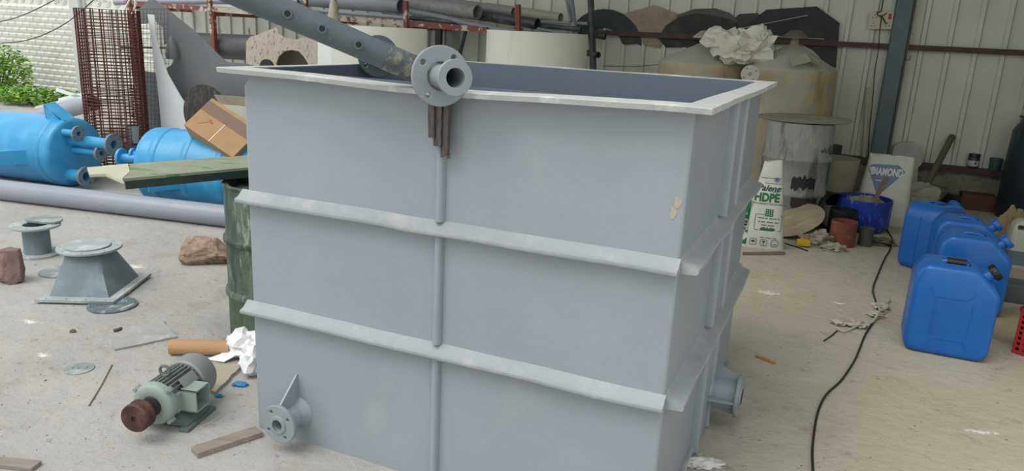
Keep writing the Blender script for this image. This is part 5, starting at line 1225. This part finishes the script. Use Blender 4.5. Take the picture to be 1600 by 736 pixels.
b = B(); box(b, (.02, .02, .012), (W_-.02, D_-.02, H_+.05), bev=.01)
M_ = wm(rc); bmesh.ops.transform(b, matrix=M_, verts=b.verts); tag(obj('card_carton', b, mat('card_tan', 'A98660', .8)), 'tan cardboard carton sitting inside the red crate', 'carton')
# ================================================================ wall fittings
ob = V(1378, 32, .04); bxs = root('socket_box', 'ivory socket box with red switch on the corrugated wall', 'socket box', None, M=Matrix.Translation(ob) @ Matrix((WS, -WN, Z)).transposed().to_4x4() @ Matrix.Rotation(-.04, 4, 'Y'))
b = B(); box(b, (-.125, -.045, -.09), (.125, .0, .09), bev=.006); hb = obj('housing', b, OUTB, bxs, False)
b = B(); box(b, (.055, -.05, .01), (.085, -.044, .065), bev=.002); obj('switch', b, mat('switch_red', '8E4038', .5), hb)
for cx, cz in ((-.075, -.045), (-.07, .04), (.06, -.045)):
    b = B()
    for dx, dz in ((-.018, -.012), (.012, -.012), (-.003, .016)): cyl(b, (cx+dx, -.0465, cz+dz), (cx+dx, -.044, cz+dz), .006, n=10)
    obj('socket_hole', b, BLK, hb)
d_ = .1
wire('wall_cable', [V(1388, -30, .07), V(1380, 0, .07), V(1377, 17, .09), V(1371, 19, .1), V(1372, 24, .1), V(1378, 26, .11), V(1385, 38, .1)], .006, 'black cable dropping into the socket box from above')
wire('wall_cable', [V(1386, 20, .1), V(1380, 24, .11), V(1373, 25, .11), V(1377, 27, .11), V(1375, 45, .1), V(1372, 80, .09), V(1367, 110, .07), V(1364, 150, .06), V(1359, 200, .06), V(1356, 250, .06)], .005, 'black cable running down the wall from the socket box')
a, c = V(1356.5, 137, .07), V(1350, 246, .07); b = B(); box(b, (0, -.016, -.016), ((c-a).length, .016, .016), frame(a, WN, c-a)); tag(obj('cream_strip', b, CPVC, None, False), 'cream plastic strip standing against the wall left of the pillar', 'strip')
wire('wire_hook', [V(1414, 79, .1), V(1414, 90, .1), V(1417, 94, .1), V(1421, 93, .1), V(1423, 86, .1)], .004, 'small wire hook hanging below the rail by the pillar', CABLE, 'hook')
# ================================================================ floor cable and scraps
pts = [(1270, 760), (1268, 736), (1271, 700), (1278, 650), (1290, 620), (1311, 598), (1325, 580), (1336, 560), (1352, 525), (1366, 503), (1369, 482), (1363, 455), (1372, 430), (1383, 405), (1391, 392), (1393, 375), (1386, 358), (1398, 345)]
wire('floor_cable', [G(x, y)+Z*.008+Vector((random.uniform(-.006, .006), 0, 0)) for x, y in pts], .0055, 'thin black cable snaking over the floor right of the tank', CABLE, 'cable')
b = B()
for L_ in ([(1390, 470), (1380, 482), (1372, 496), (1360, 508), (1340, 512), (1318, 520), (1306, 517)], [(1374, 478), (1384, 476), (1386, 486), (1375, 492), (1372, 482)], [(1305, 503), (1314, 506), (1330, 513), (1345, 508)]):
    sweep(b, spl([G(x, y)+Z*random.uniform(.006, .03) for x, y in L_], 5), [.006+.008*abs(noise.noise(Vector((i*.5, x, 0)))) for i in range((len(L_)-1)*5+1)], 5)
for (x, y, s_) in ((1376, 482, 3), (1368, 495, 4), (1340, 511, 5), (1311, 507, 6)): crumple(b, G(x, y)+Z*.015, (.035, .03, .015), .6, 3, s_)
for v in b.verts: v.co.z = max(v.co.z, .001)
tag(obj('torn_film', b, FILMD, ang=70), 'torn wisp of plastic film caught on the floor cable', 'film')
rod('twig', 1287, 534, 1308, 518, .004, DARK, 'dark twig at the end of the torn film', 'twig')
plankpx('wood_sliver', 1179, 558, 1210, 570, .02, .009, mat('orange_wood', 'A5763F', .7), 'small orange brown wood sliver on the floor', 'wood chip')
# ================================================================ light
w = bpy.data.worlds.new('world'); SC.world = w; w.use_nodes = True; nt = w.node_tree; bg = nt.nodes['Background']
bg.inputs[0].default_value = (.93, .965, 1.0, 1); bg.inputs[1].default_value = .95
sun = bpy.data.lights.new('sun', 'SUN'); sun.energy = 1.5; sun.angle = radians(40); sun.color = (1, .97, .92); so = bpy.data.objects.new('sun', sun); COL.objects.link(so)
so.rotation_euler = Vector((.45, -.25, 1)).to_track_quat('Z', 'Y').to_euler(); so.rotation_euler = Vector((-.5, -.35, 1)).to_track_quat('Z', 'Y').to_euler()
vs = SC.view_settings; vs.view_transform = 'Standard'; vs.look = 'None'; vs.gamma = 1; vs.use_curve_mapping = False; vs.exposure = 0.33
